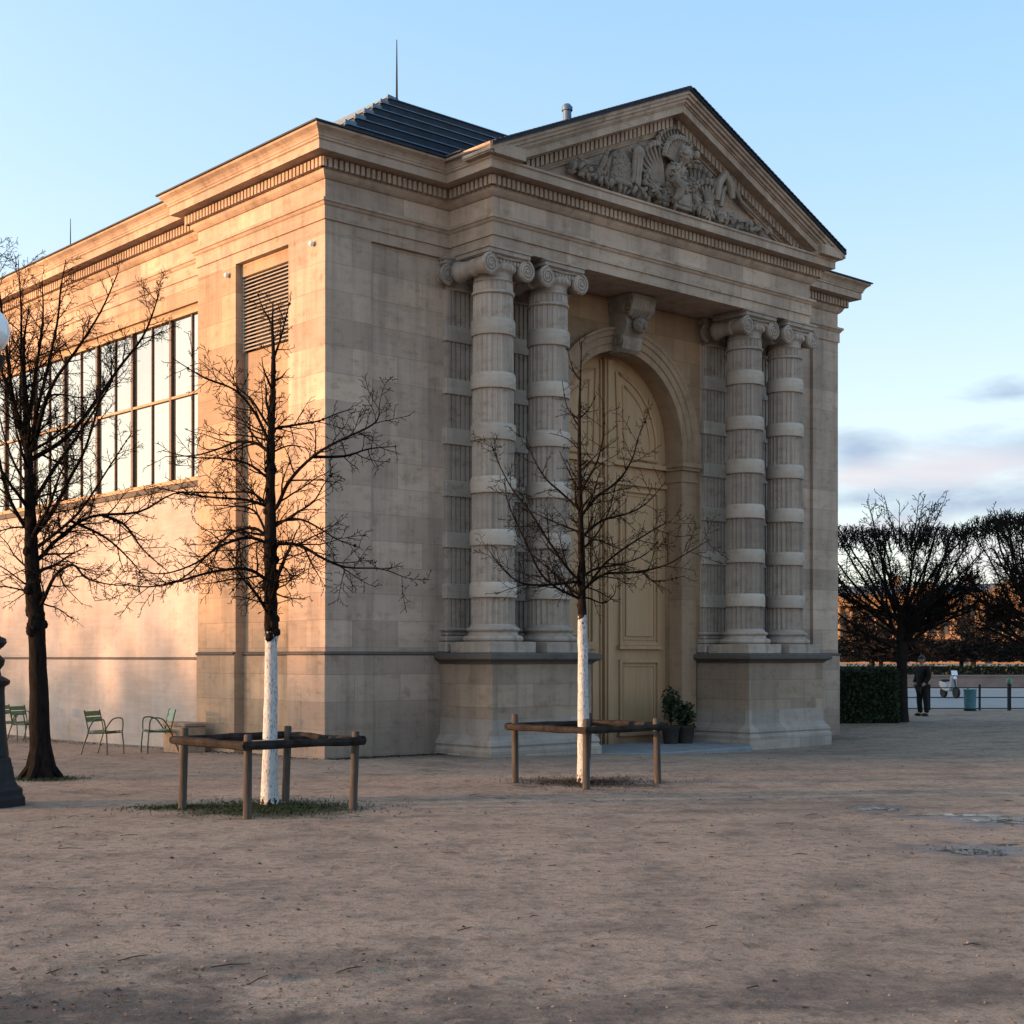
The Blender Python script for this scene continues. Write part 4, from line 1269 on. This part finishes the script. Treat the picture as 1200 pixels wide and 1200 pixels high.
# ------------------------------------------------------------------ right background: trees, hedge, person
def clipped_tree(px, py, xl, xr, ytop, ybot, label, seed, tuft=None, nl=46):
    rng = random.Random(seed); p = at(px, py); k = p.y/F
    root = empty('pleached_tree', p, 0, label, 'tree', 'clipped bare trees by the fence')
    x0, x1 = (xl-px)*k, (xr-px)*k; zt_, zb_ = (HY-ytop)*k+CAMH-p.z, (HY-ybot)*k+CAMH-p.z
    hy = 1.6
    keep = lambda q: x0-.05 < q.x < x1+.05 and -hy < q.y < hy and q.z < zt_+rng.uniform(-.12,.06)
    m = MB()
    hf = zb_+.1
    m.tube([(0,0,-.2),(0,0,0),(.01,0,.3),(0,.01,hf*.6),(0,0,hf),(.02,0,hf+.9)],[.22,.20,.155,.14,.15,.10],10)
    m.build('trunk', M['farbark'], root)
    m = MB()
    for j in range(nl):
        a_ = rng.uniform(0,2*PI); el = R(rng.choice((rng.uniform(5,30),rng.uniform(25,78))))
        d = Vector((math.cos(a_)*math.cos(el)*1.2, math.sin(a_)*math.cos(el)*.8, math.sin(el))).normalized()
        L = rng.uniform(2.6,4.3); q = Vector((0,0,hf+rng.uniform(-.35,.6))); pts = [q.copy()]
        for s_ in range(14):
            d = (d+rand_perp(d, rng)*.10+Vector((0,0,.045))).normalized(); q = q+d*L/14
            if not keep(q): break
            pts.append(q.copy())
        if len(pts) < 4: continue
        rad = [max(.008,.044*(1-.75*i/14)) for i in range(len(pts))]
        m.tube(pts, rad, 6, cap=False)
        kids(m, pts, rad, 2.0, 1, rng, .25, .28, keep, .007, (5,4,3,3,3), 1.5, .2)
        for s_ in range(5):   # dense shaved tips
            twig(m, pts[-1], (d+rand_perp(d,rng)*.8), rng.uniform(.25,.5), .014, 2, rng, .3, .3, keep, .007, (5,4,3,3,3), .9)
    # shaved top plate
    for j in range(620):
        q = Vector((rng.uniform(x0,x1), rng.uniform(-hy,hy), zt_-rng.uniform(.15,.75)))
        twig(m, q, Vector((rng.gauss(0,.5),rng.gauss(0,.5),1)), rng.uniform(.3,.6), .012, 3, rng, .3, .3, keep, .0075, (4,3,3,3,3), .8)
    if tuft:
        for j in range(tuft[3]):
            X = (rng.uniform(tuft[0],tuft[1])-px)*k; hgt = (ytop-tuft[2])*k*rng.uniform(.6,1.02)
            q = Vector((X*.55, rng.uniform(-.6,.6), zt_-.5)); d = Vector((X*.5, rng.uniform(-.2,.2), 1.3)).normalized()
            twig(m, q, d, hgt+.45, .019, 1, rng, .15, .16, None, .008, (5,4,3,3,3), 1.0)
    m.build('crown', M['farbark'], root)
    return root
clipped_tree(1057, 846, 950, 1142, 617, 752, 'bare clipped tree with flat top and upright tuft right of the museum', 5, (1000,1112,574,11))
clipped_tree(1214, 848, 1143, 1290, 602, 752, 'bare clipped tree cut by the right edge of the photo', 9, (1150,1180,585,2), 40)

# hedge
p0 = at(985, 848)
k = p0.y/F
x0, x1 = -2.2, (1054-985)*k
zt_ = (HY-783)*k+CAMH
root = empty('hedge', p0, 0, 'dark clipped box hedge at the right corner of the museum', 'hedge')
m = MB(); m.box(x0+.08,x1-.08,.1,2.2,-.2,zt_-.08); m.build('hedge_core', M['hedgecore'], root, bevel=.06)
m = MB(); rng = random.Random(17)
for j in range(15000):
    f = rng.random()
    if f < .55: c = Vector((rng.uniform(x0,x1), rng.uniform(-.03,.14), rng.uniform(0,zt_)))
    elif f < .78: c = Vector((rng.uniform(x0,x1), rng.uniform(0,2.2), zt_-rng.uniform(-.03,.1)))
    else: c = Vector((x1-rng.uniform(-.04,.1), rng.uniform(0,2.2), rng.uniform(0,zt_)))
    c += Vector((0,0,.03*math.sin(c.x*7)+.02*math.sin(c.x*17)))
    n = Vector((rng.gauss(0,1),rng.gauss(0,1),rng.gauss(0,1))).normalized(); t1 = n.orthogonal().normalized(); t2 = n.cross(t1)
    L = rng.uniform(.025,.06)
    m.add([c-t1*L, c+t2*L*.5, c+t1*L, c-t2*L*.5],[(0,1,2,3)])
m.build('hedge_leaves', M['hedge'], root)

# person in dark clothes, three-quarter back view
def skin_mesh(verts, edges, radii, name, mat, parent, levels=2):
    me = bpy.data.meshes.new(name); me.from_pydata(verts, edges, [])
    o = bpy.data.objects.new(name, me); COL.objects.link(o); o.parent = parent
    s_ = o.modifiers.new('s','SKIN'); s_.use_smooth_shade = True
    for i, r in enumerate(radii):
        sv = me.skin_vertices[0].data[i]; sv.radius = (r, r) if not hasattr(r,'__len__') else r
        sv.use_root = (i == 0)
    u_ = o.modifiers.new('d','SUBSURF'); u_.levels = levels; u_.render_levels = levels
    me.materials.append(mat); return o
pp = at(1081, 839)
man = empty('person', pp, R(-65), 'person in dark coat and trousers standing beside the clipped tree trunk', 'person')
vs = [(0,0,.95),(0,0,1.12),(0,0,1.32),(0,-.01,1.46),(0,-.02,1.56),
      (-.20,0,1.42),(-.26,.02,1.15),(-.22,-.12,.95),(-.20,-.18,.90),
      (.20,0,1.42),(.26,.02,1.15),(.22,-.12,.95),(.20,-.18,.90),
      (-.10,0,.88),(-.11,-.02,.50),(-.11,.02,.10),(-.12,-.10,.03),
      (.10,0,.88),(.12,.02,.50),(.13,.05,.10),(.14,-.07,.03),(0,-.05,1.66),(0,-.05,1.74)]
ed = [(0,1),(1,2),(2,3),(3,4),(3,5),(5,6),(6,7),(7,8),(3,9),(9,10),(10,11),(11,12),(0,13),(13,14),(14,15),(15,16),(0,17),(17,18),(18,19),(19,20),(4,21),(21,22)]
rd = [.13,.13,.13,.06,.05,.07,.05,.04,.035,.07,.05,.04,.035,.09,.06,.045,.04,.09,.06,.045,.04,.085,.07]
skin_mesh(vs, ed, rd, 'body', M['skin'], man)
cv = [(0,0,.78),(0,0,1.0),(0,0,1.2),(0,0,1.40),(0,-.01,1.50),(-.21,0,1.41),(-.275,.02,1.15),(-.235,-.12,.97),(.21,0,1.41),(.275,.02,1.15),(.235,-.12,.97)]
ce = [(0,1),(1,2),(2,3),(3,4),(3,5),(5,6),(6,7),(3,8),(8,9),(9,10)]
skin_mesh(cv, ce, [(.22,.17),(.20,.165),(.20,.165),(.17,.14),(.085,.085),.10,.075,.06,.10,.075,.06], 'coat', M['coat'], man)
tv = [(0,0,.84),(-.10,0,.80),(-.115,-.02,.48),(-.115,.02,.07),(.10,0,.80),(.125,.02,.48),(.135,.05,.07)]
skin_mesh(tv, [(0,1),(1,2),(2,3),(0,4),(4,5),(5,6)], [.15,.115,.09,.075,.115,.09,.075], 'trousers', M['coat'], man)
m = MB()
for x, y in ((-.12,-.06),(.14,-.03)): m.ell((x,y,.045),(.055,.14,.05),10,6)
m.build('shoes', M['shoe'], man)
m = MB(); m.ell((0,-.02,1.72),(.095,.105,.09),14,9); m.ell((0,.02,1.66),(.085,.075,.09),12,8); m.build('hair', M['hair'], man)
m = MB(); m.ell((0,-.145,1.66),(.018,.025,.025),8,6)
for sx in (-1,1): m.ell((sx*.09,-.04,1.66),(.015,.03,.035),8,6); 
m.build('face_details', M['skin'], man)
m = MB()
for sx in (-1,1): m.ell((sx*.035,-.128,1.685),(.012,.01,.008),8,5)
m.tube([(-.03,-.132,1.615),(.03,-.132,1.615)],.006,5); m.build('eyes_and_mouth', M['shoe'], man)

# fence
fz = 48.0; k = fz/F
x_of = lambda px: (px-CX)*k
fe = empty('metal_fence', (x_of(1030), fz, 0), 0, 'low dark metal railing along the edge of the garden', 'fence')
for px in range(971, 1400, 59):
    m = MB(); X = x_of(px)-x_of(1030); m.box(X-.03,X+.03,-.03,.03,-.2,.80); m.ell((X,0,.82),(.04,.04,.04),8,6); m.build('fence_post', M['iron'], fe)
for z in (.06,.42,.74):
    m = MB(); m.tube([(x_of(960)-x_of(1030),0,z),(x_of(1400)-x_of(1030),0,z)],.019,6); m.build('fence_rail', M['iron'], fe)
m = MB(); X = x_of(1179); m.box(-.05,.05,-.05,.05,-.2,.86)
gp = empty('green_post', (X, fz-.3, 0), 0, 'thin dark post with green cap in front of the railing', 'post'); m.build('post_shaft', M['iron'], gp)
m = MB(); m.lathe([(.07,.861),(.09,.88),(.09,1.0),(.06,1.05),(.02,1.07)],12); m.build('post_cap', M['slat'], gp)
# bin
bn = empty('litter_bin', (x_of(1130), fz-.6, 0), 0, 'teal litter bin standing in front of the railing', 'bin')
m = MB(); m.lathe([(.16,.08),(.185,.15),(.20,.66),(.215,.68),(.215,.71),(.185,.71)],18); m.build('bin_body', M['teal'], bn)
m = MB(); m.tube([(.0,.22,-.1),(.0,.22,.75)],.025,6); m.lathe([(.20,.0),(.20,.07),(.05,.08)],16); m.build('bin_stand', M['iron'], bn)
# parked scooter on the plaza beyond
sx0 = 62.0; kk = sx0/F
sr = empty('parked_scooter', ((1113-CX)*kk, sx0, 0), R(-76), 'white motor scooter parked beyond the railing', 'scooter')
m = MB()
m.prism([(-.42,.36),(-.10,.30),(.20,.30),(.30,.42),(.36,.92),(.28,.96),(.16,.46),(-.02,.42),(-.10,.66),(-.62,.72),(-.66,.58)], 'y', -.15, .15)
m.build('scooter_body', M['scoot'], sr, norm=True, bevel=.03)
m = MB(); m.ell((-.36,0,.76),(.32,.15,.06),12,7); m.build('seat', M['rubber'], sr)
for X in (-.48,.52):
    m = MB(); m.lathe([(.10,-.05),(.22,-.06),(.25,0),(.22,.06),(.10,.05)],18,(X,0,.25),axis='y'); m.build('wheel', M['rubber'], sr)
m = MB(); m.tube([(.50,0,.3),(.34,0,1.0)],.03,6); m.tube([(.34,-.32,1.05),(.30,0,1.0),(.34,.32,1.05)],.02,6); m.build('handlebar', M['iron'], sr)
m = MB(); m.ell((.40,0,.86),(.06,.08,.08),10,7); m.build('headlight', M['globe'], sr)
m = MB(); m.prism([(.385,.98),(.40,.98),(.34,1.18),(.325,1.18)],'y',-.14,.14); m.build('windscreen', M['globe'], sr, norm=True)

# plaza road beyond the fence
t = NT('pale_plaza'); n = t.noise(t.tc.outputs['Object'], .4, 5)
M['plaza'] = t.done(t.mix(n, (.16,.155,.16), (.26,.245,.245)), .7, None, 0, .3)
mb = MB(); mb.add([(-40,50,.006),(160,50,.006),(160,112,.006),(-40,112,.006)], [(0,1,2,3)])
tag(mb.build('plaza', M['plaza']), kind='structure')
# low wall and clipped low hedge at the far side of the plaza
mb = MB(); mb.box(-10,110,-.3,.3,-.2,.62); mb.box(-10,110,-.36,.36,.621,.72)
tag(mb.build('parapet_wall', M['kerbwall'], None, (0,84,0)), 'long low grey wall on the far side of the plaza', 'wall')
hd = MB(); rng = random.Random(3)
root = empty('far_hedge', (40,88,0), 0, 'long low dark hedge behind the far grey wall', 'hedge')
m = MB(); m.box(-30,50,-.5,.5,-.1,1.2); m.build('hedge_core', M['hedgecore'], root)
for j in range(9000):
    c = Vector((rng.uniform(-20,42), rng.uniform(-.65,-.45), rng.uniform(.2,1.32)))
    L = rng.uniform(.05,.14); n = Vector((rng.gauss(0,1),rng.gauss(0,1),rng.gauss(0,1))).normalized(); t1 = n.orthogonal().normalized(); t2 = n.cross(t1)
    hd.add([c-t1*L, c+t2*L*.5, c+t1*L, c-t2*L*.5],[(0,1,2,3)])
hd.build('hedge_leaves', M['hedge'], root)

# far rows of bare trees
rng = random.Random(77)
def far_tree(loc, label, seed, H):
    r_ = random.Random(seed)
    root = empty('far_tree', loc, 0, label, 'tree', 'bare trees beyond the plaza')
    m = MB(); m.tube([(0,0,-.2),(0,0,.8),(.05,0,2.2),(0,.05,3.2)],[.26,.2,.17,.14],8); m.build('trunk', M['farbark'], root)
    m = MB()
    kp = lambda q: q.z > 1.75+r_.uniform(-.1,.2) and q.z < H
    for j in range(26):
        a_ = r_.uniform(0,2*PI); el = R(r_.uniform(-2,55))
        d = Vector((math.cos(a_)*math.cos(el), math.sin(a_)*math.cos(el), math.sin(el)))
        q = Vector((0,0,r_.uniform(2.2,3.0))); twig(m, q, d, r_.uniform(2.2,4.2), .07, 1, r_, .05, .2, kp, .022, (4,3,3,3,3), .55)
    for j in range(620):   # dense clipped underside
        q = Vector((r_.uniform(-4.2,4.2), r_.uniform(-2,2), r_.uniform(1.8,2.75)))
        twig(m, q, Vector((r_.gauss(0,1),r_.gauss(0,1),r_.gauss(0,.35))), r_.uniform(.5,1.1), .035, 3, r_, .05, .3, kp, .028, (3,3,3,3,3), .5)
    m.build('crown', M['farbark'], root); return root
xs = [-2,5,12,19,26,33,40]
protos = [far_tree((0,0,0), 'dark bare tree in the row beyond the plaza', 200+i, 4.0+.4*i) for i in range(3)]
place = []
for i in range(7): place.append((17.0+i*6.6, 96+rng.uniform(-1,1)))
for i in range(6): place.append((22.0+i*7.3, 118+rng.uniform(-3,3)))
for j, (x, y) in enumerate(place):
    if j < 3: o = protos[j]
    else: o = copy_tree(protos[j % 3])
    o.location = (x, y, 0); o.rotation_euler = (0,0,rng.uniform(-.3,.3)); o.scale = (1,1,1 if y < 110 else .74)

# far palace
pd = 400.0; k = pd/F
palx = (1095-CX)*k
PA = empty('palace_building', (palx, pd, 0), R(-24), 'sunlit far palace with colonnade and pediments behind the trees', 'building')
PW = 150.0; x0, x1 = -62.0, 62.0
m = MB(); m.box(x0,x1,0,30,-1,7.0); m.box(x0,x1,3,30,7.0,16.0); m.build('wall', M['palace'], PA)
m = MB(); m.box(x0-.4,x1+.4,-.5,30,16.0,17.3); m.box(x0-.8,x1+.8,-1.0,30,17.3,17.9); m.box(x0,x1,-.2,.2,17.9,19.2); m.box(x0-.3,x1+.3,-.6,.2,6.6,7.3)
m.build('entablature', M['palace'], PA)
for j in range(37):
    X = x0+2+j*3.4
    if X > x1-1: break
    m = MB(); m.lathe([(.75,0),(.62,.4),(.6,4),(.52,8.4),(.75,9.0)],12,(X,.7,7.05)); m.build('palace_column', M['palace'], PA)
for j in range(36):
    X = x0+3.7+j*3.4
    if X > x1-2: break
    
    for bx in ((X-.75,X+.75,2.9,3.05,8.0,11.6),(X-.65,X+.65,2.9,3.05,12.8,14.8),(X-.9,X+.9,-.06,.1,.5,5.2)):
        m = MB(); m.box(*bx); m.build('window', M['palwin'], PA)
for X in (-46.0, -2.0, 20.0, 50.0):
    m = MB(); m.prism([(X-9,17.9),(X+9,17.9),(X,22.6)], 'y', -1.6, 6); m.box(X-9.5,X+9.5,-1.7,3,16.05,17.85); m.box(X-9.2,X-6.6,-1.2,3,0,16.0); m.box(X+6.6,X+9.2,-1.2,3,0,16.0); m.build('pediment', M['palace'], PA, norm=True)
m = MB(); m.prism([(3,19.0),(27,19.0),(22,22.0),(8,22.0)], 'x', x0+1, x1-1); m.build('roof', M['palroof'], PA, norm=True)
for X in (-55,-30,-12,8,34,58):
    m = MB(); m.box(X-1.2,X+1.2,9,11,21,24.5); m.build('chimney', M['palace'], PA)

# ------------------------------------------------------------------ west side trees: they dapple the sunlit wall
SA = R(33)
SH = (-U*math.cos(SA)+V*math.sin(SA)).normalized()
EL = R(3.2)
def west_tree(seed, H):
    r_ = random.Random(seed)
    root = empty('west_tree', (0,0,0), 0, 'bare tree standing west of the museum', 'tree', 'bare trees west of the museum')
    m = MB(); m.tube([(0,0,-.2),(0,0,.3),(.05,0,2.0),(0,.05,4.0),(0,0,H*.7)],[.30,.24,.2,.16,.05],8); m.build('trunk', M['farbark'], root)
    m = MB()
    for j in range(24):
        a_ = r_.uniform(0,2*PI); el = R(r_.uniform(10,65))
        d = Vector((math.cos(a_)*math.cos(el), math.sin(a_)*math.cos(el), math.sin(el)))
        twig(m, Vector((0,0,r_.uniform(2.2,H*.6))), d, r_.uniform(2.4,4.2), .07, 1, r_, .12, .2, None, .014, (4,3,3,3,3), .8)
    m.build('crown', M['farbark'], root); return root
wp = [west_tree(400+i, 10.0+.7*i) for i in range(2)]
rng = random.Random(12)
n_ = 0
for j in range(12):
    tgt = Vector(uv2w(0, -1.5+j*2.1)); dd = 92+rng.uniform(-14,18)
    q = tgt+SH*dd
    o = wp[j] if j < 2 else copy_tree(wp[j % 2])
    o.location = (q.x, q.y, 0); o.rotation_euler = (0,0,rng.uniform(0,6)); o.scale = (1,1,rng.uniform(.8,.95))

# ------------------------------------------------------------------ sun and sky
S = Vector((SH.x*math.cos(EL), SH.y*math.cos(EL), math.sin(EL)))
sun = bpy.data.lights.new('sun', 'SUN'); sun.energy = 2.9; sun.angle = R(.5); sun.color = (1.0,.52,.23)
so = bpy.data.objects.new('sun', sun); COL.objects.link(so)
so.rotation_euler = S.to_track_quat('Z','Y').to_euler(); so.location = (-40,-10,30)

w = bpy.data.worlds.new('World'); sc.world = w; w.use_nodes = True
nt = w.node_tree; nd = nt.nodes; lk = nt.links
bg = nd['Background']; 
sky = nd.new('ShaderNodeTexSky'); sky.sky_type = 'NISHITA'; sky.sun_disc = False
sky.sun_elevation = R(6.0); sky.sun_rotation = math.atan2(S.x, S.y)
sky.air_density = 1.0; sky.dust_density = .6; sky.ozone_density = 2.0; sky.altitude = 50
SKYS = .15
def N(k, **kw):
    x = nd.new(k)
    for a_, b_ in kw.items(): setattr(x, a_, b_)
    return x
def mth(op, a_, b_=None, clamp=False):
    x = N('ShaderNodeMath', operation=op); x.use_clamp = clamp
    for i, val in enumerate((a_, b_)):
        if val is None: continue
        if isinstance(val, bpy.types.NodeSocket): lk.new(val, x.inputs[i])
        else: x.inputs[i].default_value = val
    return x.outputs[0]
geo = N('ShaderNodeTexCoord'); sp = N('ShaderNodeSeparateXYZ'); lk.new(geo.outputs['Generated'], sp.inputs[0])
az = mth('ARCTAN2', sp.outputs[0], sp.outputs[1]); el = mth('ARCSINE', sp.outputs[2])
cb = N('ShaderNodeCombineXYZ'); lk.new(az, cb.inputs[0]); lk.new(mth('MULTIPLY', el, 3.2), cb.inputs[1])
nz = N('ShaderNodeTexNoise'); nz.inputs['Scale'].default_value = 9; nz.inputs['Detail'].default_value = 5; nz.inputs['Roughness'].default_value = .6; nz.inputs['Distortion'].default_value = .3
lk.new(cb.outputs[0], nz.inputs['Vector'])
def spot_sky(a0, e0, ra, re):
    x = mth('DIVIDE', mth('SUBTRACT', az, a0), ra); y = mth('DIVIDE', mth('SUBTRACT', el, e0), re)
    r2 = mth('ADD', mth('MULTIPLY', x, x), mth('MULTIPLY', y, y))
    r2 = mth('ADD', mth('SQRT', r2), mth('MULTIPLY', mth('SUBTRACT', nz.outputs['Fac'], .5), 3.0))
    return mth('SUBTRACT', 1.0, mth('SMOOTHSTEP' if False else 'MULTIPLY', r2, .9), True)
def pix(px, py): return math.atan((px-CX)/F), math.atan((HY-py)/math.hypot(F, px-CX))
m_dark = None
for (px, py, ra, re) in ((1010,525,.030,.016),(1180,462,.045,.009),(1140,590,.12,.020),(1010,585,.06,.010),(1320,520,.12,.03)):
    a0, e0 = pix(px, py); s_ = spot_sky(a0, e0, ra, re)
    m_dark = s_ if m_dark is None else mth('MAXIMUM', m_dark, s_)
m_pale = None
for (px, py, ra, re) in ((1130,548,.065,.013),(1010,560,.03,.008),(1180,640,.10,.022),(1000,625,.05,.012)):
    a0, e0 = pix(px, py); s_ = spot_sky(a0, e0, ra, re)
    m_pale = s_ if m_pale is None else mth('MAXIMUM', m_pale, s_)
def mixc(f, a_, b_):
    x = N('ShaderNodeMix', data_type='RGBA'); 
    lk.new(f, x.inputs[0])
    for sck, val in ((x.inputs[6], a_), (x.inputs[7], b_)):
        if isinstance(val, bpy.types.NodeSocket): lk.new(val, sck)
        else: sck.default_value = (*val, 1)
    return x.outputs[2]
# thin high veil added to the clear-air sky, then the low cloud banks
rp = N('ShaderNodeValToRGB'); ce_ = rp.color_ramp.elements
lk.new(mth('DIVIDE', el, PI/2), rp.inputs[0])
ce_[0].position = 0.0; ce_[0].color = (1.40,1.40,1.40,1)
ce_[1].position = 1.0; ce_[1].color = (.50,.78,1.02,1)
for p_, c_x in ((.10,(1.18,1.28,1.38)),(.20,(.74,1.08,1.42)),(.32,(.44,.88,1.38))):
    x_ = ce_.new(p_); x_.color = (*c_x, 1)
vs1 = N('ShaderNodeVectorMath', operation='SCALE'); lk.new(sky.outputs[0], vs1.inputs[0]); vs1.inputs['Scale'].default_value = .35
vs2 = N('ShaderNodeVectorMath', operation='ADD'); lk.new(vs1.outputs[0], vs2.inputs[0]); lk.new(rp.outputs[0], vs2.inputs[1])
base = vs2.outputs[0]
dt = N('ShaderNodeVectorMath', operation='DOT_PRODUCT'); lk.new(geo.outputs['Generated'], dt.inputs[0]); dt.inputs[1].default_value = S
vl = mth('POWER', mth('MAXIMUM', mth('ADD', dt.outputs['Value'], .5), 0.0), 2.0)
vw = N('ShaderNodeVectorMath', operation='SCALE'); vw.inputs[0].default_value = (.62,.56,.42); lk.new(vl, vw.inputs['Scale'])
vb = N('ShaderNodeVectorMath', operation='ADD'); lk.new(base, vb.inputs[0]); lk.new(vw.outputs[0], vb.inputs[1]); base = vb.outputs[0]
gl = mth('POWER', mth('MAXIMUM', dt.outputs['Value'], 0.0), 3.0)
vg = N('ShaderNodeVectorMath', operation='SCALE'); vg.inputs[0].default_value = (2.05,1.60,1.08); lk.new(gl, vg.inputs['Scale'])
va = N('ShaderNodeVectorMath', operation='ADD'); lk.new(base, va.inputs[0]); lk.new(vg.outputs[0], va.inputs[1]); base = va.outputs[0]
base = mixc(mth('MULTIPLY', m_dark, .85), base, (.84,1.06,1.46))
base = mixc(mth('MULTIPLY', m_pale, .75), base, (1.78,1.68,1.78))
lk.new(base, bg.inputs['Color']); bg.inputs['Strength'].default_value = SKYS

# ------------------------------------------------------------------ camera and view
cam = bpy.data.cameras.new('camera'); co = bpy.data.objects.new('camera', cam); COL.objects.link(co)
co.location = (0,0,CAMH); co.rotation_euler = (R(90),0,0)
cam.sensor_width = 36; cam.lens = 36*F/1200; cam.shift_y = (HY-600)/1200; cam.clip_end = 6000; cam.clip_start = .1
sc.camera = co
sc.cycles.max_bounces = 6; sc.cycles.diffuse_bounces = 2; sc.cycles.glossy_bounces = 3; sc.cycles.transmission_bounces = 2; sc.cycles.caustics_reflective = False; sc.cycles.caustics_refractive = False
sc.view_settings.view_transform = 'Standard'; sc.view_settings.look = 'None'; sc.view_settings.gamma = 1
sc.view_settings.exposure = 1.72
